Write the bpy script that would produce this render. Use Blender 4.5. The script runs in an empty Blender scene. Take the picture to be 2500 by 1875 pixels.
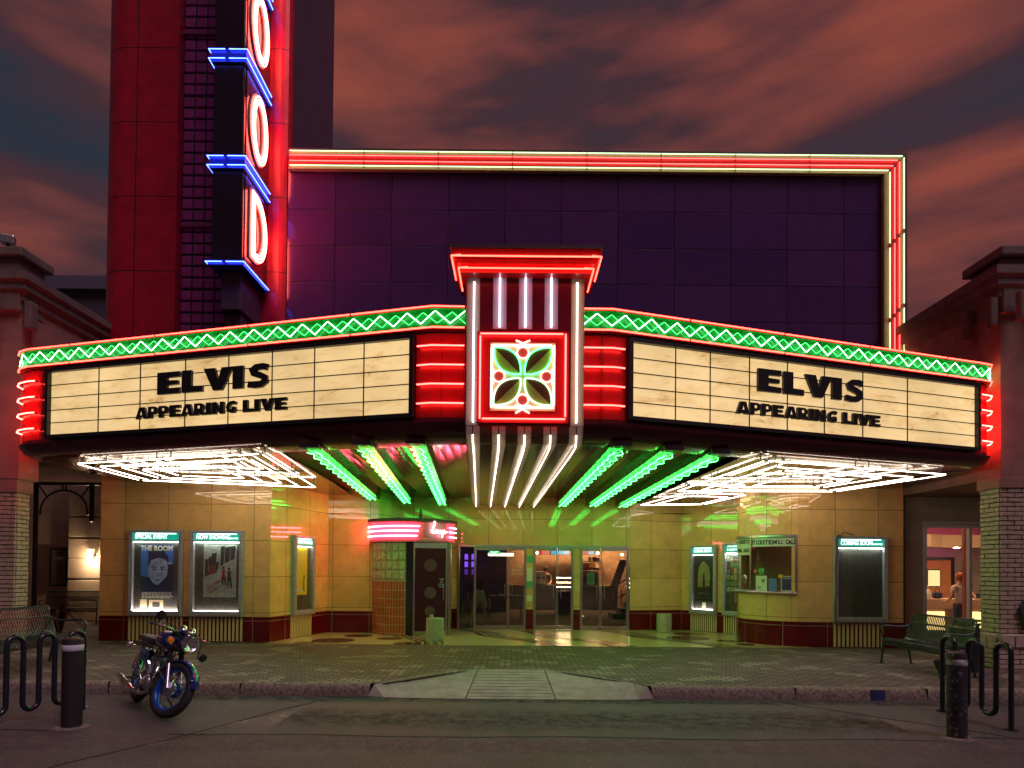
import bpy, bmesh, math, random
from mathutils import Vector, Matrix
random.seed(7)
PI = math.pi
scn = bpy.context.scene
# ------------------------------------------------------------------ camera
CAMZ = 1.75
cam_d = bpy.data.cameras.new("camera"); cam = bpy.data.objects.new("camera", cam_d)
scn.collection.objects.link(cam); scn.camera = cam
cam_d.sensor_width = 36; cam_d.lens = 23.04
cam_d.clip_start = 0.1; cam_d.clip_end = 2000
PITCH = 0.016; ROLL = 0.009
cam.location = (0, 0, CAMZ)
cam.rotation_euler = (Matrix.Rotation(PI/2 + PITCH, 3, 'X') @ Matrix.Rotation(ROLL, 3, 'Z')).to_euler()
cam_d.shift_y = 452.5/2500 - math.tan(PITCH)*1600/2500
# ------------------------------------------------------------------ dusk sky
w = bpy.data.worlds.new("World"); scn.world = w; w.use_nodes = True
nt = w.node_tree; nt.nodes.clear()
def N(t, k, **kw):
    n = t.nodes.new(k)
    for a, b in kw.items(): setattr(n, a, b)
    return n
out = N(nt, 'ShaderNodeOutputWorld'); bg = N(nt, 'ShaderNodeBackground')
tc = N(nt, 'ShaderNodeTexCoord'); mp = N(nt, 'ShaderNodeMapping')
mp.inputs['Rotation'].default_value = (0, math.radians(14), math.radians(25))
mp.inputs['Scale'].default_value = (1.25, 1.25, 4.6); mp.inputs['Location'].default_value = (5.1, 3.3, .45)
n1 = N(nt, 'ShaderNodeTexNoise'); n1.inputs['Scale'].default_value = 1.25; n1.inputs['Detail'].default_value = 6
n1.inputs['Roughness'].default_value = .5; n1.inputs['Distortion'].default_value = .5
r1 = N(nt, 'ShaderNodeValToRGB')
e = r1.color_ramp.elements
e[0].position = .40; e[0].color = (.019, .024, .036, 1)
e[1].position = .66; e[1].color = (.20, .048, .034, 1)
q = r1.color_ramp.elements.new(.51); q.color = (.044, .021, .028, 1)
nt.links.new(tc.outputs['Generated'], mp.inputs['Vector']); nt.links.new(mp.outputs[0], n1.inputs['Vector'])
n2 = N(nt, 'ShaderNodeTexNoise'); n2.inputs['Scale'].default_value = 4.2; n2.inputs['Detail'].default_value = 10; n2.inputs['Roughness'].default_value = .5; n2.inputs['Distortion'].default_value = .3
nt.links.new(mp.outputs[0], n2.inputs['Vector'])
mxn = N(nt, 'ShaderNodeMix'); mxn.inputs['Factor'].default_value = .24
nt.links.new(n1.outputs[0], mxn.inputs['A']); nt.links.new(n2.outputs[0], mxn.inputs['B']); nt.links.new(mxn.outputs['Result'], r1.inputs[0])
nt.links.new(r1.outputs[0], bg.inputs['Color']); bg.inputs['Strength'].default_value = 1.0
nt.links.new(bg.outputs[0], out.inputs['Surface'])
# weak soft afterglow from behind the camera
sd = bpy.data.lights.new("afterglow_sun", 'SUN'); sun = bpy.data.objects.new("afterglow_sun", sd)
scn.collection.objects.link(sun); sd.energy = .95; sd.angle = math.radians(30); sd.color = (1.0, .76, .92)
sun.rotation_euler = (math.radians(35), 0, math.radians(42))
scn.view_settings.view_transform = 'Standard'; scn.view_settings.look = 'None'
scn.view_settings.exposure = 0.4; scn.view_settings.gamma = 1
scn.render.engine = 'CYCLES'
# ------------------------------------------------------------------ helpers
def X(px, D): return (px-1250)/1600*D
def Z(py, D): return CAMZ + (1390-py)/1600*D
C = scn.collection
ORG = {}
def thing(name, label, cat, loc=(0,0,0), group=None, kind=None, world=True):
    o = bpy.data.objects.new(name, None); C.objects.link(o); o.location = loc; o.empty_display_size = .2
    o['label'] = label; o['category'] = cat
    if group: o['group'] = group
    if kind: o['kind'] = kind
    ORG[o.name] = Vector(loc) if world else Vector((0,0,0))
    return o
def tag(o, label=None, cat=None, group=None, kind=None):
    for k, v in (('label', label), ('category', cat), ('group', group), ('kind', kind)):
        if v: o[k] = v
    return o
def copy_tree(o, parent=None):
    c = o.copy(); C.objects.link(c); c.parent = parent
    ORG[c.name] = ORG.get(o.name, Vector((0,0,0)))
    for ch in list(o.children): copy_tree(ch, c)
    return c
class MB:
    def __init__(s): s.v = []; s.f = []; s.uv = []
    def face(s, pts, uv=None):
        i = len(s.v); s.v += [Vector(p) for p in pts]; s.f.append(list(range(i, i+len(pts)))); s.uv.append(uv)
    def add(s, vs, fs, uvs=None):
        i = len(s.v); s.v += [Vector(p) for p in vs]
        for k, f in enumerate(fs): s.f.append([a+i for a in f]); s.uv.append(uvs[k] if uvs else None)
        return s
    def box(s, c, d, rz=0, M=None):
        x, y, z = d[0]/2, d[1]/2, d[2]/2
        vs = [Vector((a*x, b*y, g*z)) for a in (-1,1) for b in (-1,1) for g in (-1,1)]
        if M is None: M = Matrix.Rotation(rz, 3, 'Z')
        c = Vector(c); vs = [M @ p + c for p in vs]
        return s.add(vs, [(0,1,3,2),(4,6,7,5),(0,4,5,1),(2,3,7,6),(0,2,6,4),(1,5,7,3)])
    def bb(s, x0, x1, y0, y1, z0, z1): return s.box(((x0+x1)/2,(y0+y1)/2,(z0+z1)/2), (x1-x0,y1-y0,z1-z0))
    def bar(s, a, b, w, h=None):
        a = Vector(a); b = Vector(b); d = b-a; L = d.length
        if L < 1e-6: return s
        M = d.to_track_quat('X', 'Z').to_matrix()
        return s.box((a+b)/2, (L, w, h or w), M=M)
    def tube(s, path, r, seg=6, closed=False, caps=True):
        P = [Vector(p) for p in path]; n = len(P)
        rr = r if isinstance(r, (list, tuple)) else [r]*n
        i0 = len(s.v); up = None
        for i in range(n):
            if closed: t = P[(i+1) % n]-P[i-1]
            else: t = P[min(i+1, n-1)]-P[max(i-1, 0)]
            if t.length < 1e-9: t = Vector((0,0,1))
            t.normalize()
            if up is None:
                up = Vector((0,0,1)) if abs(t.z) < .9 else Vector((1,0,0))
            u = (up - t*up.dot(t))
            if u.length < 1e-6: u = t.orthogonal()
            u.normalize(); up = u; w_ = t.cross(u)
            for k in range(seg):
                a = 2*PI*k/seg
                s.v.append(P[i] + (u*math.cos(a)+w_*math.sin(a))*rr[i])
        m = n if closed else n-1
        for i in range(m):
            for k in range(seg):
                a = i0+i*seg+k; b = i0+i*seg+(k+1) % seg; c = i0+((i+1) % n)*seg+(k+1) % seg; d = i0+((i+1) % n)*seg+k
                s.f.append([a,b,c,d]); s.uv.append(None)
        if caps and not closed:
            s.f.append([i0+k for k in range(seg)][::-1]); s.uv.append(None)
            s.f.append([i0+(n-1)*seg+k for k in range(seg)]); s.uv.append(None)
        return s
    def lathe(s, prof, c=(0,0,0), seg=24, M=None, a0=0, a1=2*PI):
        c = Vector(c); i0 = len(s.v); full = abs(a1-a0-2*PI) < 1e-6; ns = seg if full else seg+1
        for (r, z) in prof:
            for k in range(ns):
                a = a0+(a1-a0)*k/seg; p = Vector((r*math.cos(a), r*math.sin(a), z))
                s.v.append((M @ p if M else p)+c)
        for i in range(len(prof)-1):
            for k in range(seg):
                k2 = (k+1) % ns
                s.f.append([i0+i*ns+k, i0+i*ns+k2, i0+(i+1)*ns+k2, i0+(i+1)*ns+k])
                p0 = prof[i]; p1 = prof[i+1]; R = max(p0[0], .001)
                u0 = R*(a0+(a1-a0)*k/seg); u1 = R*(a0+(a1-a0)*(k+1)/seg)
                s.uv.append([(u0,p0[1]),(u1,p0[1]),(u1,p1[1]),(u0,p1[1])])
        return s
    def prism(s, poly, z0, z1):
        n = len(poly)
        vs = [(p[0],p[1],z0) for p in poly]+[(p[0],p[1],z1) for p in poly]
        fs = [tuple(range(n))[::-1], tuple(range(n, 2*n))]+[(i,(i+1)%n,n+(i+1)%n,n+i) for i in range(n)]
        return s.add(vs, fs)
    def wallpath(s, pts, z0, z1, u0=0):
        u = u0
        for a, b in zip(pts, pts[1:]):
            L = math.hypot(b[0]-a[0], b[1]-a[1])
            s.face([(a[0],a[1],z0),(b[0],b[1],z0),(b[0],b[1],z1),(a[0],a[1],z1)], [(u,z0),(u+L,z0),(u+L,z1),(u,z1)])
            u += L
        return u
    def sweep(s, path, prof, closedprof=False):
        """path: plan points left to right; prof: (outward, z)"""
        n = len(path); O = []
        for i in range(n):
            def nrm(a, b):
                d = Vector((b[0]-a[0], b[1]-a[1])); d.normalize(); return Vector((d.y, -d.x))
            if i == 0: m = nrm(path[0], path[1])
            elif i == n-1: m = nrm(path[-2], path[-1])
            else:
                a = nrm(path[i-1], path[i]); b = nrm(path[i], path[i+1]); m = (a+b).normalized(); m = m/max(.4, m.dot(a))
            O.append(m)
        i0 = len(s.v); k = len(prof); us = [0]
        for i in range(1, n): us.append(us[-1]+math.hypot(path[i][0]-path[i-1][0], path[i][1]-path[i-1][1]))
        for i in range(n):
            for (o, z) in prof: s.v.append(Vector((path[i][0]+O[i].x*o, path[i][1]+O[i].y*o, z)))
        for i in range(n-1):
            for j in range(k if closedprof else k-1):
                j2 = (j+1) % k
                s.f.append([i0+i*k+j, i0+(i+1)*k+j, i0+(i+1)*k+j2, i0+i*k+j2])
                s.uv.append([(us[i],prof[j][1]),(us[i+1],prof[j][1]),(us[i+1],prof[j2][1]),(us[i],prof[j2][1])])
        if closedprof:
            s.f.append([i0+j for j in range(k)]); s.uv.append(None)
            s.f.append([i0+(n-1)*k+j for j in range(k)][::-1]); s.uv.append(None)
        return s
    def build(s, name, mat, parent=None, smooth=None, bevel=0, M=None, origin=None, mod=None):
        org = Vector((0,0,0))
        if parent is not None:
            p = parent
            while p.parent: p = p.parent
            org = ORG.get(p.name, org)
        if origin is not None: org = Vector(origin)
        me = bpy.data.meshes.new(name)
        vs = [(M @ p if M else p)-org for p in s.v]
        me.from_pydata(vs, [], s.f)
        ul = me.uv_layers.new(name='UVMap')
        for p, u in zip(me.polygons, s.uv):
            if u:
                for li, c in zip(p.loop_indices, u): ul.data[li].uv = c
            else:
                nrm = p.normal
                for li, vi in zip(p.loop_indices, p.vertices):
                    c = s.v[vi]
                    ul.data[li].uv = (c.x+c.y, c.z) if abs(nrm.z) < .7 else (c.x, c.y)
        me.materials.append(mat)
        if smooth is not None:
            for p in me.polygons: p.use_smooth = True
            me.set_sharp_from_angle(angle=math.radians(smooth))
        o = bpy.data.objects.new(name, me); C.objects.link(o)
        if origin is not None and parent is None: o.location = org
        if parent is not None: o.parent = parent
        if bevel:
            b = o.modifiers.new('bevel', 'BEVEL'); b.width = bevel; b.segments = 2; b.limit_method = 'ANGLE'; b.angle_limit = math.radians(40)
        return o
def arc(cx, cy, r, a0, a1, n): return [(cx+r*math.cos(math.radians(a0+(a1-a0)*i/n)), cy+r*math.sin(math.radians(a0+(a1-a0)*i/n))) for i in range(n+1)]
# ------------------------------------------------------------------ materials
MC = {}
def P(name, col, rough=.5, metal=0, spec=.5, coat=0, noise=0, nscale=8, bump=0, bscale=40, col2=None, emis=None, es=0, trans=0):
    if name in MC: return MC[name]
    m = bpy.data.materials.new(name); m.use_nodes = True; t = m.node_tree; b = t.nodes['Principled BSDF']
    b.inputs['Base Color'].default_value = (*col, 1); b.inputs['Roughness'].default_value = rough
    b.inputs['Metallic'].default_value = metal; b.inputs['Specular IOR Level'].default_value = spec
    b.inputs['Coat Weight'].default_value = coat; b.inputs['Coat Roughness'].default_value = .05
    if emis: b.inputs['Emission Color'].default_value = (*emis, 1); b.inputs['Emission Strength'].default_value = es
    co = N(t, 'ShaderNodeTexCoord')
    if noise or col2:
        n = N(t, 'ShaderNodeTexNoise'); n.inputs['Scale'].default_value = nscale; n.inputs['Detail'].default_value = 6; n.inputs['Roughness'].default_value = .65
        t.links.new(co.outputs['Object'], n.inputs['Vector'])
        mx = N(t, 'ShaderNodeMix', data_type='RGBA'); c2 = col2 or tuple(c*(1-noise) for c in col)
        mr = N(t, 'ShaderNodeMapRange'); mr.inputs['From Min'].default_value = .35; mr.inputs['From Max'].default_value = .65
        t.links.new(n.outputs[0], mr.inputs[0]); t.links.new(mr.outputs[0], mx.inputs['Factor'])
        mx.inputs['A'].default_value = (*col, 1); mx.inputs['B'].default_value = (*c2, 1)
        t.links.new(mx.outputs['Result'], b.inputs['Base Color'])
    if bump:
        n = N(t, 'ShaderNodeTexNoise'); n.inputs['Scale'].default_value = bscale; n.inputs['Detail'].default_value = 4
        t.links.new(co.outputs['Object'], n.inputs['Vector'])
        bp = N(t, 'ShaderNodeBump'); bp.inputs['Strength'].default_value = bump; bp.inputs['Distance'].default_value = .01
        t.links.new(n.outputs[0], bp.inputs['Height']); t.links.new(bp.outputs[0], b.inputs['Normal'])
    MC[name] = m; return m
def EM(name, col, s):
    if name in MC: return MC[name]
    m = bpy.data.materials.new(name); m.use_nodes = True; t = m.node_tree; t.nodes.clear()
    o = N(t, 'ShaderNodeOutputMaterial'); e_ = N(t, 'ShaderNodeEmission'); e_.inputs[0].default_value = (*col, 1); e_.inputs[1].default_value = s
    t.links.new(e_.outputs[0], o.inputs[0]); MC[name] = m; return m
def BRICK(name, c1, c2, mortar, bw, rh, ms=.006, off=.5, rough=.5, bump=.4, wav=0, spec=.5, extra=None, ebias=.6, wavs=1.4):
    """brick/tile pattern in metres on the UV map; optional low frequency waviness of a glossy surface"""
    m = bpy.data.materials.new(name); m.use_nodes = True; t = m.node_tree; b = t.nodes['Principled BSDF']
    uv = N(t, 'ShaderNodeUVMap'); br = N(t, 'ShaderNodeTexBrick')
    br.offset = off; br.offset_frequency = 2
    br.inputs['Color1'].default_value = (*c1, 1); br.inputs['Color2'].default_value = (*c2, 1); br.inputs['Mortar'].default_value = (*mortar, 1)
    br.inputs['Scale'].default_value = 1; br.inputs['Mortar Size'].default_value = ms; br.inputs['Mortar Smooth'].default_value = .1
    br.inputs['Brick Width'].default_value = bw; br.inputs['Row Height'].default_value = rh
    t.links.new(uv.outputs[0], br.inputs['Vector'])
    nz = N(t, 'ShaderNodeTexNoise'); nz.inputs['Scale'].default_value = 3; nz.inputs['Detail'].default_value = 8; nz.inputs['Roughness'].default_value = .7
    co = N(t, 'ShaderNodeTexCoord'); t.links.new(co.outputs['Object'], nz.inputs['Vector'])
    mx = N(t, 'ShaderNodeMix', data_type='RGBA', blend_type='MULTIPLY'); mx.inputs['Factor'].default_value = 1
    mr = N(t, 'ShaderNodeMapRange'); mr.inputs['From Min'].default_value = .3; mr.inputs['From Max'].default_value = .7
    mr.inputs['To Min'].default_value = ebias; mr.inputs['To Max'].default_value = 1.1
    t.links.new(nz.outputs[0], mr.inputs[0])
    t.links.new(br.outputs['Color'], mx.inputs['A']); t.links.new(mr.outputs[0], mx.inputs['B'])
    src = mx.outputs['Result']
    if extra:
        n2 = N(t, 'ShaderNodeTexNoise'); n2.inputs['Scale'].default_value = extra[1]; n2.inputs['Detail'].default_value = 1
        # snap to brick cells: sample noise at the rounded uv so that whole bricks differ
        sn = N(t, 'ShaderNodeVectorMath', operation='SNAP'); sn.inputs[1].default_value = (bw, rh, 1)
        t.links.new(uv.outputs[0], sn.inputs[0]); t.links.new(sn.outputs[0], n2.inputs['Vector'])
        m2 = N(t, 'ShaderNodeMapRange'); m2.inputs['From Min'].default_value = extra[2]; m2.inputs['From Max'].default_value = extra[2]+.03
        t.links.new(n2.outputs[0], m2.inputs[0])
        mm = N(t, 'ShaderNodeMix', data_type='RGBA'); mm.inputs['B'].default_value = (*extra[0], 1)
        ml = N(t, 'ShaderNodeMath', operation='MULTIPLY'); inv = N(t, 'ShaderNodeMath', operation='SUBTRACT'); inv.inputs[0].default_value = 1
        t.links.new(br.outputs['Fac'], inv.inputs[1]); t.links.new(inv.outputs[0], ml.inputs[0]); t.links.new(m2.outputs[0], ml.inputs[1])
        t.links.new(ml.outputs[0], mm.inputs['Factor']); t.links.new(src, mm.inputs['A']); src = mm.outputs['Result']
    t.links.new(src, b.inputs['Base Color'])
    b.inputs['Roughness'].default_value = rough; b.inputs['Specular IOR Level'].default_value = spec
    bp = N(t, 'ShaderNodeBump', invert=True); bp.inputs['Strength'].default_value = bump; bp.inputs['Distance'].default_value = .006
    t.links.new(br.outputs['Fac'], bp.inputs['Height'])
    if wav:
        n3 = N(t, 'ShaderNodeTexNoise'); n3.inputs['Scale'].default_value = wavs; n3.inputs['Detail'].default_value = 0
        t.links.new(co.outputs['Object'], n3.inputs['Vector'])
        b2 = N(t, 'ShaderNodeBump'); b2.inputs['Strength'].default_value = 1; b2.inputs['Distance'].default_value = wav
        t.links.new(n3.outputs[0], b2.inputs['Height']); t.links.new(b2.outputs[0], bp.inputs['Normal'])
    else:
        n3 = N(t, 'ShaderNodeTexNoise'); n3.inputs['Scale'].default_value = 60; n3.inputs['Detail'].default_value = 4
        t.links.new(co.outputs['Object'], n3.inputs['Vector'])
        b2 = N(t, 'ShaderNodeBump'); b2.inputs['Strength'].default_value = .35; b2.inputs['Distance'].default_value = .004
        t.links.new(n3.outputs[0], b2.inputs['Height']); t.links.new(b2.outputs[0], bp.inputs['Normal'])
    t.links.new(bp.outputs[0], b.inputs['Normal'])
    return m
def GLASS(name, tint=(1,1,1), ior=1.5, rough=.01):
    if name in MC: return MC[name]
    m = bpy.data.materials.new(name); m.use_nodes = True; t = m.node_tree; t.nodes.clear()
    o = N(t, 'ShaderNodeOutputMaterial'); mx = N(t, 'ShaderNodeMixShader'); tr = N(t, 'ShaderNodeBsdfTransparent'); gl = N(t, 'ShaderNodeBsdfGlossy')
    lw = N(t, 'ShaderNodeLayerWeight'); lw.inputs[0].default_value = .5; pw = N(t, 'ShaderNodeMath', operation='POWER'); pw.inputs[1].default_value = 4
    fr = N(t, 'ShaderNodeMath', operation='MULTIPLY_ADD'); fr.inputs[1].default_value = .9; fr.inputs[2].default_value = (ior-1)*.09
    t.links.new(lw.outputs['Facing'], pw.inputs[0]); t.links.new(pw.outputs[0], fr.inputs[0])
    tr.inputs[0].default_value = (*tint, 1); gl.inputs['Roughness'].default_value = rough
    t.links.new(fr.outputs[0], mx.inputs[0]); t.links.new(tr.outputs[0], mx.inputs[1]); t.links.new(gl.outputs[0], mx.inputs[2]); t.links.new(mx.outputs[0], o.inputs[0])
    MC[name] = m; return m
cream = BRICK('cream_tile', (.86,.50,.205), (.74,.405,.155), (.10,.06,.03), .92, .772, ms=.005, off=0, rough=.035, bump=.3, wav=.002, ebias=.80)
maroon_t = BRICK('maroon_tile', (.17,.006,.012), (.14,.005,.010), (.35,.22,.16), .92, .60, ms=.006, off=0, rough=.14, bump=.3, wav=.008, ebias=.7)
purple_t = BRICK('violet_enamel_tile', (.090,.028,.118), (.060,.022,.098), (.012,.006,.015), 1.22, .79, ms=.010, off=0, rough=.12, bump=.5, wav=.010, ebias=.85, wavs=1)
red_enamel_t = BRICK('red_enamel_panel', (.44,.005,.024), (.40,.005,.022), (.04,.002,.003), 1.3, 1.62, ms=.012, off=0, rough=.36, bump=.4, wav=.008)
dark_side_t = BRICK('violet_side_panel', (.06,.030,.085), (.055,.028,.08), (.02,.01,.02), 2.4, 1.62, ms=.01, off=0, rough=.4, bump=.3)
paver = BRICK('brick_paver', (.19,.125,.095), (.115,.078,.06), (.014,.011,.009), .205, .105, ms=.014, rough=.75, bump=.6, extra=((.25,.20,.15), 1.9, .59), ebias=.5)
tile_small = BRICK('orange_tile', (.58,.10,.028), (.48,.075,.022), (.60,.36,.22), .075, .205, ms=.008, off=0, rough=.15, bump=.3)
maroon = P('maroon_enamel', (.085,.006,.016), .18, noise=.25, nscale=3)
redpaint = P('red_enamel', (.34,.006,.008), .28, noise=.15, nscale=5)
greenpaint = P('green_enamel', (.004,.36,.05), .3, noise=.2)
blackm = P('black_metal', (.012,.012,.014), .35, noise=.3)
whitep = P('cream_enamel', (.34,.27,.21), .3, noise=.1)
steel = P('brushed_steel', (.62,.60,.62), .28, metal=1, noise=.25, nscale=20)
alum = P('aluminium_frame', (.50,.45,.54), .4, metal=.25, noise=.3, nscale=14)
chrome = P('chrome', (.75,.75,.78), .08, metal=1)
stucco = P('tan_stucco', (.38,.27,.19), .9, noise=.25, nscale=2.5, bump=.6, bscale=90)
stucco_d = P('brown_stucco', (.30,.16,.13), .9, noise=.3, nscale=2.5, bump=.6, bscale=60)
glass = GLASS('clear_glass')
glass_d = GLASS('door_glass', (.82,.82,.80), 1.55)
n_red = EM('red_neon', (1, .05, .04), 11); n_redo = EM('orange_red_neon', (1, .045, .028), 10)
n_green = EM('green_neon', (.05, 1, .18), 8); n_white = EM('white_neon', (1, .82, .62), 15)
n_wcool = EM('cool_white_neon', (.95, .86, 1), 5); n_pink = EM('pink_neon', (1, .085, .15), 44)
n_blue = EM('blue_neon', (.06, .12, 1), 9); n_mint = EM('mint_neon', (.55, 1, .75), 7)
n_peach = EM('peach_neon', (1, .42, .30), 6)
def nt(path, r, name, mat, parent, **k):
    """a neon tube with its blacked-out ends"""
    P_ = [Vector(p) for p in path]
    for e0, e1, end in ((0,1,0),(len(P_)-1,len(P_)-2,1)):
        pass
    d0 = (P_[1]-P_[0]); d1 = (P_[-2]-P_[-1])
    if len(P_) == 2 or d0.length > .12: P_.insert(1, P_[0]+d0.normalized()*.035)
    if d1.length > .12: P_.insert(len(P_)-1, P_[-1]+d1.normalized()*.035)
    o = MB().tube(P_, r, 6).build(name, mat, parent, **k); o.data.materials.append(P('electrode_black', (.015,.012,.012), .5))
    n = len(o.data.polygons); last = 6*(len(P_)-2)
    for i in list(range(6))+list(range(last, n)): o.data.polygons[i].material_index = 1
    return o
# text
def text(name, s, size, org, right, mat, parent, depth=.006, bold=0, align='CENTER', sx=1, shear=0, up=(0,0,1)):
    cu = bpy.data.curves.new('t', 'FONT'); cu.body = s; cu.size = size; cu.extrude = depth/2; cu.offset = bold*size; cu.align_x = align
    cu.shear = shear; cu.resolution_u = 3
    o = bpy.data.objects.new('t', cu); C.objects.link(o)
    dg = bpy.context.evaluated_depsgraph_get(); me = bpy.data.meshes.new_from_object(o.evaluated_get(dg))
    r = Vector((right[0], right[1], right[2] if len(right) > 2 else 0)).normalized(); u = Vector(up).normalized(); n = r.cross(u)
    mb = MB(); org = Vector(org)
    vs = [org + r*(v.co.x*sx) + u*v.co.y + n*(v.co.z+depth/2) for v in me.vertices]
    mb.add(vs, [list(p.vertices) for p in me.polygons])
    bpy.data.objects.remove(o); bpy.data.curves.remove(cu)
    return mb.build(name, mat, parent)
# ------------------------------------------------------------------ ground
def asphalt_mat():
    m = P('asphalt', (.080,.060,.070), .8, noise=.45, nscale=1.3, bump=0); t = m.node_tree; b = t.nodes['Principled BSDF']
    co = N(t, 'ShaderNodeTexCoord'); v = N(t, 'ShaderNodeTexVoronoi'); v.inputs['Scale'].default_value = 42
    t.links.new(co.outputs['Object'], v.inputs['Vector']); n = N(t, 'ShaderNodeTexNoise'); n.inputs['Scale'].default_value = 90
    t.links.new(co.outputs['Object'], n.inputs['Vector'])
    ad = N(t, 'ShaderNodeMath', operation='ADD'); t.links.new(v.outputs['Distance'], ad.inputs[0]); t.links.new(n.outputs[0], ad.inputs[1])
    bp = N(t, 'ShaderNodeBump'); bp.inputs['Strength'].default_value = .8; bp.inputs['Distance'].default_value = .012
    t.links.new(ad.outputs[0], bp.inputs['Height']); t.links.new(bp.outputs[0], b.inputs['Normal'])
    # light flecks of gravel in the surface
    n2 = N(t, 'ShaderNodeTexNoise'); n2.inputs['Scale'].default_value = 38; n2.inputs['Detail'].default_value = 2
    t.links.new(co.outputs['Object'], n2.inputs['Vector'])
    mr = N(t, 'ShaderNodeMapRange'); mr.inputs['From Min'].default_value = .60; mr.inputs['From Max'].default_value = .72
    t.links.new(n2.outputs[0], mr.inputs[0]); mx = N(t, 'ShaderNodeMix', data_type='RGBA'); mx.inputs['B'].default_value = (.26,.21,.20,1)
    src = b.inputs['Base Color'].links[0].from_socket
    t.links.new(mr.outputs[0], mx.inputs['Factor']); t.links.new(src, mx.inputs['A']); t.links.new(mx.outputs['Result'], b.inputs['Base Color'])
    return m
asphalt = asphalt_mat(); asphalt.node_tree.nodes['Principled BSDF'].inputs['Roughness'].default_value = .6
concrete = P('ramp_concrete', (.34,.29,.245), .85, noise=.35, nscale=3.5, bump=.5, bscale=70)
curbc = P('curb_concrete', (.27,.20,.155), .95, noise=0, col2=(.085,.062,.050), nscale=23, bump=.6, bscale=70)
def struct(name, mb, mat, **k):
    o = mb.build(name, mat, **k); o['kind'] = 'structure'; return o
mb = MB(); mb.face([(-300,-60,0),(300,-60,0),(300,400,0),(-300,400,0)]); struct('road', mb, asphalt)
mb = MB(); z = .15
mb.face([(-40,10.5,z),(40,10.5,z),(40,30,z),(-40,30,z)])
mb.face([(-40,9.14,z),(-1.76,9.14,z),(-.52,10.5,z),(-40,10.5,z)])
mb.face([(1.9,9.14,z),(40,9.14,z),(40,10.5,z),(.53,10.5,z)])
struct('sidewalk', mb, paver)
def curb(x0, x1):
    mb = MB(); random.seed(int(abs(x0)*10))
    n = int((x1-x0)/.25); pts = [(x0+(x1-x0)*i/n, 9.0+random.uniform(-.003,.003)) for i in range(n+1)]
    mb.sweep(pts, [(.01,-.05),(.012,.06),(0,.115),(-.018,.142),(-.05,.155),(-.15,.155)])
    return mb
mb = curb(-40, -1.93); b2 = curb(1.93, 40); mb.add(b2.v, b2.f, b2.uv)
struct('curb', mb, curbc, smooth=50)
mb = MB()
for x in [-9.1,-7.3,-5.5,-3.7,3.9,5.7,7.5,9.3]: mb.box((x,9.065,.08),(.012,.156,.16))
struct('curb_joint', mb, P('joint_dark', (0,0,0)))
mb = MB(); mb.box((5.02,8.99,.07),(.20,.012,.15)); struct('painted_curb_mark', mb, P('kerb_blue', (.02,.03,.12), .8, noise=.5, nscale=20))
mb = MB()
mb.face([(-.6,8.84,.006),(-.012,8.84,.006),(-.012,10.5,.152),(-.52,10.5,.152)]); mb.face([(-.012,8.84,.006),(.6,8.84,.006),(.53,10.5,.152),(-.012,10.5,.152)])
for s in (-1,1):
    top = [(.535,10.5),(.85,10.32),(1.18,10.02),(1.48,9.66),(1.72,9.30),(1.88,9.04)]; bot = [(.61,8.84),(.85,8.845),(1.08,8.85),(1.30,8.86),(1.52,8.87),(1.72,8.89)]
    for k in range(5): mb.face([(s*top[k][0],top[k][1],.154),(s*bot[k][0],bot[k][1],.006),(s*bot[k+1][0],bot[k+1][1],.006),(s*top[k+1][0],top[k+1][1],.154)])
    mb.face([(s*1.88,9.04,.154),(s*1.72,8.89,.006),(s*1.95,8.97,.006)])
struct('kerb_ramp', mb, concrete)
mb = MB(); rnd = random.Random(4)
for (a, b) in (((-.61,8.84),(-.525,10.5)), ((.607,8.84),(.535,10.5))):
    mb.bar((a[0],a[1],.009),(b[0],b[1],.155), .014, .003)
for i in range(9):
    yy = 8.95+i*.17; s_ = (yy-8.84)/1.66; mb.bar((-.58+.06*s_,yy,.0085+.146*s_),(.58-.05*s_,yy,.0085+.146*s_), .006, .002)
# cracks and joints across the road
struct('ramp_joint', mb, P('joint_dark', (.05,.04,.035), .9))
mb = MB(); pts = []
for xa, xb, y0 in ((-9.5,-4.9,6.95),(-3.6,4.4,6.86),(4.9,9.5,7.02)):
    x = xa; yy = y0
    while x < xb:
        x2 = x+.22; y2 = y0+.03*math.sin(x2*2.1)+rnd.uniform(-.012,.012)
        mb.bar((x,yy,.003),(x2,y2,.003), .016, .004); x, yy = x2, y2
x, yy = -2.55, 8.6
while yy > 5.0:
    x2 = x-.10+rnd.uniform(-.03,.03); y2 = yy-.2; mb.bar((x,yy,.003),(x2,y2,.003), .013, .004); x, yy = x2, y2
x, yy = 3.6, 8.8
while yy > 6.9:
    x2 = x+.20+rnd.uniform(-.02,.03); y2 = yy-.2; mb.bar((x,yy,.003),(x2,y2,.003), .012, .004); x, yy = x2, y2
struct('road_crack', mb, P('tar', (.012,.010,.010), .7))
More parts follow.
